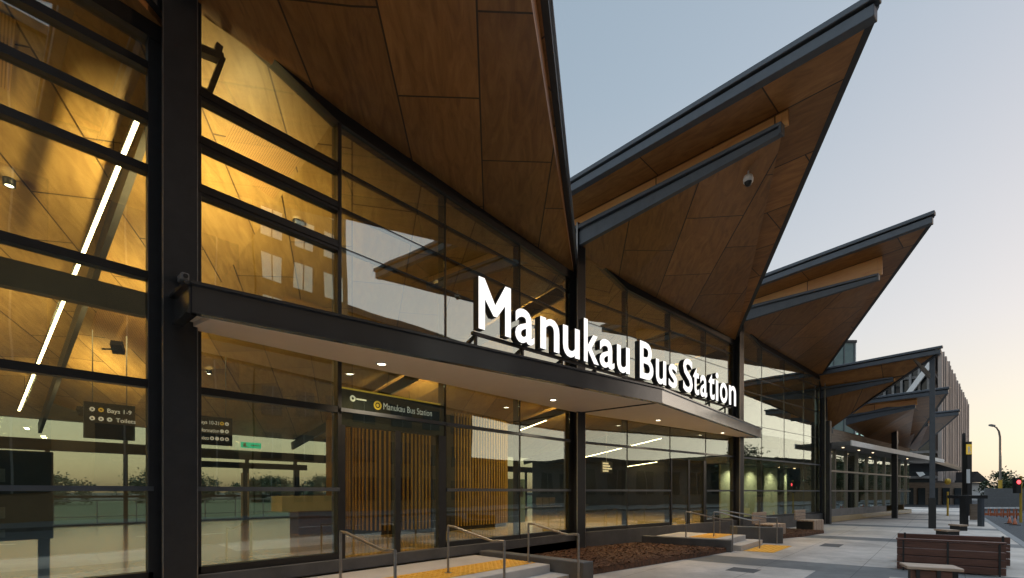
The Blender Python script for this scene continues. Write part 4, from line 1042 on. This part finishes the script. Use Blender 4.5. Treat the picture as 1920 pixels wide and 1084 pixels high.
# row of shops under the fins
m = far_box('', '', '', 1690, 1812, 905, 975, 60, 1.2, None); o = tag(m.build('shop_row', M['stone'], None), 'brown shop frontage under the terracotta fins', 'shop')
for u in (1700, 1722, 1746, 1768, 1790):
    mm = far_box('', '', '', u, u + 13, 915, 970, 59.8, 0.1, None); mm.build('window', M['bglass'], o)
mm = far_box('', '', '', 1742, 1802, 880, 884, 57, 3, None)
tA = at(1752, 868, 50); tB = at(1802, 883, 62)
t = thing('street_awning', 'dark sloping street awning beyond the low wing', 'awning', (tA.x, tA.y, 0))
m = MB(); v = Vector((0.3, 1, 0)).normalized() * 5
m.hexa([tA, tB, tB + v, tA + v], [p + Vector((0, 0, 0.5)) for p in (tA, tB, tB + v, tA + v)]); m.build('roof', M['dark'], t)
# yellow totem sign
t0 = at(1818, 985, 30)
t = thing('totem_sign', 'black totem sign with yellow letter panel on top', 'sign', (t0.x, t0.y, 0))
def box_at(name, u0, u1, v0, v1, z, dep, mat, parent, ground=False):
    a_ = at(u0, v1, z); b2 = at(u1, v1, z); zt = at(u0, v0, z).z; zb = -0.16 if ground else a_.z
    v = Vector((math.cos(ALPHA), math.sin(ALPHA), 0)) * dep
    mm = MB(); mm.hexa([(a_.x, a_.y, zb), (b2.x, b2.y, zb), (b2.x + v.x, b2.y + v.y, zb), (a_.x + v.x, a_.y + v.y, zb)],
                       [(a_.x, a_.y, zt), (b2.x, b2.y, zt), (b2.x + v.x, b2.y + v.y, zt), (a_.x + v.x, a_.y + v.y, zt)])
    return mm.build(name, mat, parent)
box_at('body', 1814, 1822.5, 828, 985, 30, 0.35, M['dark'], t, True)
box_at('panel', 1812.5, 1822.3, 833, 852, 29.95, 0.04, M['e_yel'], t)
box_at('notice', 1813, 1819, 880, 906, 29.95, 0.04, M['white'], t)
er = Vector((math.sin(ALPHA), -math.cos(ALPHA), 0)); pz = at(1815, 850, 29.9)
place_text('lettering', 'R', pz, er, (0, 0, 1), 0.42, 0.2, M['white'], t, 0.03)
box_at('side_plate', 1809.5, 1811, 812, 985, 30.2, 0.2, M['steel'], t, True)
# street lamp
zl = 48; b0 = at(1875.5, 960, zl)
t = thing('street_lamp', 'tall street lamp with curved arm against the peach sky', 'street lamp', (b0.x, b0.y, 0))
def P_(u, v, z=zl): return at(u, v, z)
m = MB(); m.tube([Vector((b0.x, b0.y, -0.16)), P_(1875.5, 900)], 0.15, 10); m.build('lower_post', M['yellowpaint'], t)
m = MB(); m.tube([P_(1875.5, 900), P_(1875.5, 850), P_(1875.3, 820), P_(1873, 809), P_(1868.5, 802), P_(1862, 798.5)], 0.11, 8, r1=0.06); m.build('pole', M['rail'], t)
m = MB(); m.bar(P_(1864, 798.8), P_(1856, 797), 0.28, 0.16); m.build('luminaire', M['grey'], t)
# traffic signal
zt_ = 26; b0 = at(1914, 985, zt_)
t = thing('traffic_light', 'traffic light showing red at the right edge', 'traffic light', (b0.x, b0.y, 0))
m = MB(); m.tube([Vector((b0.x, b0.y, -0.16)), at(1914, 893, zt_)], 0.055, 8); m.build('pole', M['yellowpaint'], t)
box_at('housing', 1906, 1915, 896, 925, zt_ - 0.1, 0.2, M['dark'], t)
lp = at(1910.5, 904, zt_ - 0.15)
m = MB(); m.xf = lambda x, y, z: lp + er * x + Vector((0, 0, y)) - Vector((math.cos(ALPHA), math.sin(ALPHA), 0)) * z
m.lathe([(0.001, 0.03), (0.07, 0.02), (0.11, 0.0)], (0, 0, 0)); m.build('red_lens', M['e_red'], t, recalc=False)
# bus stop shelter frame
zs = 21
t = thing('shelter_frame', 'dark table-like shelter frame near the totem sign', 'shelter', at(1832, 990, zs) * Vector((1, 1, 0)))if False else thing('shelter_frame', 'dark table-like shelter frame near the totem sign', 'shelter', (at(1832, 990, zs).x, at(1832, 990, zs).y, 0))
box_at('top', 1811, 1852, 929, 935, zs, 0.9, M['dark'], t)
box_at('leg', 1811, 1816, 935, 985, zs, 0.3, M['dark'], t, True); box_at('leg', 1841, 1846, 935, 990, zs - .2, 0.2, M['steel_mid'], t, True)
box_at('back_panel', 1820, 1840, 945, 975, zs + .9, 0.05, M['stone'], t)
# small seats
for (u0, u1, v0, v1, z, lb) in ((1776, 1800, 994, 1006, 16.0, 'low pale-topped seat block just behind the foreground benches'), (1800, 1815, 984, 1000, 18.5, 'low pale-topped seat block near the shelter frame')):
    c_ = at((u0 + u1) / 2, v1, z); t = thing('seat_block', lb, 'seat', (c_.x, c_.y, 0), 'low seat blocks on the pavement')
    box_at('base', u0 + 1, u1 - 1, v0 + 3, v1, z, 0.45, M['dark'], t, True); box_at('top', u0, u1, v0, v0 + 3, z - 0.02, 0.5, M['timber_pale'], t)
# yellow bollard signal, barriers, fence
zb_ = 30
t = thing('beacon_post', 'slim yellow post with round beacon near the crossing', 'post', (at(1777, 960, zb_).x, at(1777, 960, zb_).y, 0))
m = MB(); c_ = at(1777, 960, zb_); m.tube([(c_.x, c_.y, -0.1), at(1777, 922, zb_)], 0.05, 8); m.build('post', M['yellowpaint'], t)
m = MB(); c_ = at(1777, 903, zb_); m.lathe([(0.001, 0.2), (0.12, 0.15), (0.16, 0), (0.12, -.15), (.001, -.2)], tuple(c_)); m.build('beacon', M['yellowpaint'], t)
for i, (u, z) in enumerate(((1850, 34), (1862, 33), (1874, 32), (1886, 31), (1898, 30), (1911, 29))):
    c_ = at(u, 975, z); lb = 'orange and white barrier on the road edge, ' + ('first from the left', 'second from the left', 'third from the left', 'third from the right', 'second from the right', 'nearest the traffic light')[i]
    t = thing('road_barrier', lb, 'barrier', (c_.x, c_.y, -0.1), 'road barriers beside the street lamp')
    w = 5
    box_at('board', u - w, u + w, 962, 967, z, 0.06, M['orange'], t); box_at('board', u - w, u + w, 951, 954, z, 0.06, M['white'], t)
    for q in (-w + 0.5, w - 1.5): box_at('leg', u + q, u + q + 1, 951, 978, z + .1, 0.06, M['orange'], t, True)
for i, (u, v, z) in enumerate(((1903, 972, 24), (1893, 974, 25))):
    c_ = at(u, v, z); t = thing('traffic_cone', ('orange traffic cone below the traffic light', 'orange traffic cone left of the traffic light')[i], 'cone', (c_.x, c_.y, -0.15), 'traffic cones')
    m = MB(); m.lathe([(0.09, 0.03), (0.015, 0.36), (0.001, 0.36)], (c_.x, c_.y, -0.15), 12); m.build('cone', M['orange'], t)
    m = MB(); m.box(c_.x - .2, c_.y - .2, -.15, c_.x + .2, c_.y + .2, -.12); m.build('base', M['dark'], t)
for i in range(7):
    a_ = at(1846 + i * 11, 958, 40); b2 = at(1856 + i * 11, 958, 40)
    t = thing('mesh_fence', 'grey temporary mesh fence panel across the road', 'fence', (a_.x, a_.y, 0), 'temporary fence panels')
    m = MB()
    for z in (0.1, 1.0, 1.75): m.bar((a_.x, a_.y, z), (b2.x, b2.y, z), 0.04, 0.04)
    for q in range(9): p = a_.lerp(b2, q / 8); m.bar((p.x, p.y, -0.1), (p.x, p.y, 1.75), 0.045, 0.045)
    m.build('panel', M['grey'], t)
t = thing('house', 'low white house with dark gabled roof beyond the totem sign', 'house', (at(1838, 940, 90).x, at(1838, 940, 90).y, 0))
box_at('wall', 1822, 1850, 905, 940, 90, 10, M['white'], t, True)
a_, b2, c_ = at(1818, 905, 89), at(1857, 904, 89), at(1833, 884, 89); v = Vector((math.cos(ALPHA), math.sin(ALPHA), 0)) * 12
m = MB(); m.hexa([a_, b2, c_], [p + v for p in (a_, b2, c_)]); m.build('roof', M['steel'], t)

# trees -------------------------------------------------------------------------------------
def tree(label, x, y, h, w, n=1500, grp='street trees', leaf=0.22, low=0.25, nclump=26):
    t = thing('tree', label, 'tree', (x, y, 0), grp)
    rnd = random.Random(int(x * 13 + y * 7))
    m = MB(); top = Vector((x + rnd.uniform(-.3, .3), y, h * 0.75))
    m.tube([(x, y, -0.16), (x + 0.05, y, h * 0.3), top], 0.035 * h * 0.5 + 0.05, 8, r1=0.04)
    cl = []
    for i in range(nclump):
        a = rnd.uniform(0, 6.28); r = w / 2 * math.sqrt(rnd.uniform(0.05, 1)); z = h * rnd.uniform(low, 0.97)
        k = 1 - abs(2 * (z / h - low) / (1 - low) - 0.9) ** 2 * 0.6
        c = Vector((x + r * k * math.cos(a), y + r * k * math.sin(a), z)); cl.append((c, rnd.uniform(0.10, 0.2) * min(w, 1.3 * h)))
        if i % 3 == 0: m.tube([(x, y, z * 0.55), c], 0.05, 5, r1=0.015)
    m.build('trunk', M['bark'], t)
    q = MB()
    for i in range(n):
        c, rr = cl[rnd.randrange(nclump)]
        p = c + Vector((rnd.gauss(0, .5), rnd.gauss(0, .5), rnd.gauss(0, .42))) * rr
        a = Vector((rnd.uniform(-1, 1), rnd.uniform(-1, 1), rnd.uniform(-.6, .6))).normalized() * leaf * rnd.uniform(.6, 1.3)
        b_ = a.cross(Vector((rnd.uniform(-1, 1), rnd.uniform(-1, 1), rnd.uniform(-1, 1)))).normalized() * leaf * .5
        q.add([p - a, p + b_, p + a, p - b_], [(0, 1, 2, 3)])
    q.build('crown', M['leaf'], t, recalc=False)
c_ = at(1880, 950, 70); tree('dark rounded tree behind the street lamp', c_.x, c_.y, 4.2, 4.6, 2500, 'trees by the road', 0.2, 0.05, 40)
c_ = at(1899, 950, 66); tree('dark rounded tree between street lamp and traffic light', c_.x, c_.y, 3.4, 3.8, 2000, 'trees by the road', 0.2, 0.05, 36)
for i, (x, y, h, w) in enumerate(((57, -20, 7, 6), (64, -21, 5.5, 5), (73, -18, 6, 6), (84, -18, 7, 7), (98, -17, 6, 7))):
    tree('tree on the opposite side of the street, ' + ('nearest the low hall', 'second from the low hall', 'third from the far end', 'second from the far end', 'farthest along the street')[i], x + (i * 37 % 5) * .7, y - (i * 29 % 7) * .5, h, w, 3600, 'trees across the street', 0.17, 0.2 + 0.06 * (i % 3), 34 + 9 * (i % 4))
for i, (x, y, h, w) in enumerate(((4, 74, 3.3, 13), (18, 78, 4.2, 12), (29, 72, 3.4, 12), (-9, 80, 3.6, 13), (40, 76, 3.8, 12), (51, 74, 4, 12))):
    tree('bushy tree behind the station, seen through the hall, ' + ('left of centre', 'centre', 'right of centre', 'far left', 'right', 'far right')[i], x, y, h, w, 9000, 'trees behind the station', 0.16, 0.0, 110)

# buildings across the street (seen mirrored in the glass) ------------------------------------
def block(label, x0, x1, y0, y1, h, mat, nx, nz, lit, cat='building', name='apartment_block', roof=True, zw=(1.1, 1.7)):
    t = thing(name, label, cat, ((x0 + x1) / 2, y0, 0))
    m = MB(); m.box(x0, y1, -0.16, x1, y0, h); m.build('wall', mat, t)
    m = MB(); m.box(x0 - 0.3, y1 - .3, h, x1 + 0.3, y0 + .3, h + 0.5); m.build('roof', M['steel'], t)
    proto = None
    rnd = random.Random(3)
    dx = (x1 - x0) / nx; dz = h / nz
    for i in range(nx):
        for j in range(nz):
            cx, cz = x0 + (i + .5) * dx, (j + .55) * dz
            mm = MB(); ww, hh = dx * 0.30, dz * 0.30
            mm.box(cx - ww, y0, cz - hh, cx + ww, y0 + 0.05, cz + hh)
            mm.box(cx - .04, y0 + .05, cz - hh, cx + .04, y0 + .08, cz + hh, 1)
            mm.build('window', [M['e_win'] if rnd.random() < lit and j > 2 else M['bglass'], M['grey']], t)
block('tall brown apartment block across the street with pale windows', 12.5, 19, -20, -36, 27, M['brickwall'], 3, 9, 0.75)
block('long brown block added across the street to keep sky off the left glass', -40, 12.2, -19.5, -36, 24, M['brickwall'], 12, 4, 0.0, name='sky_blocker')  # unseen block added to keep sky reflections out of the left bay
block('mid-height brown building across the street', 19.5, 33, -21, -36, 15.5, M['brickwall'], 4, 5, 0.2)
block('dark low hall across the street', 33.5, 60, -24, -40, 4.6, M['concrete_dark'], 6, 1, 0.1, name='hall')
block('long low building behind the street trees', 61, 160, -25, -40, 6.0, M['brickwall'], 10, 1, 0.3, name='hall')
block('white terrace building behind the station, seen through the left glazing', -6, 1, 52, 60, 8, M['palewall'], 4, 3, 0.15, name='terrace')
m = MB(); 
for i in range(40): m.box(-14 + i * 1.5, 29.9, 0, -13.95 + i * 1.5, 29.95, 1.1)
m.box(-14, 29.9, 1.05, 46, 29.95, 1.12); m.box(-14, 29.9, 0.3, 46, 29.95, 0.34)
tag(m.build('railing', M['grey'], None), 'low railing behind the station hall', 'railing')
bpy.context.view_layer.update()
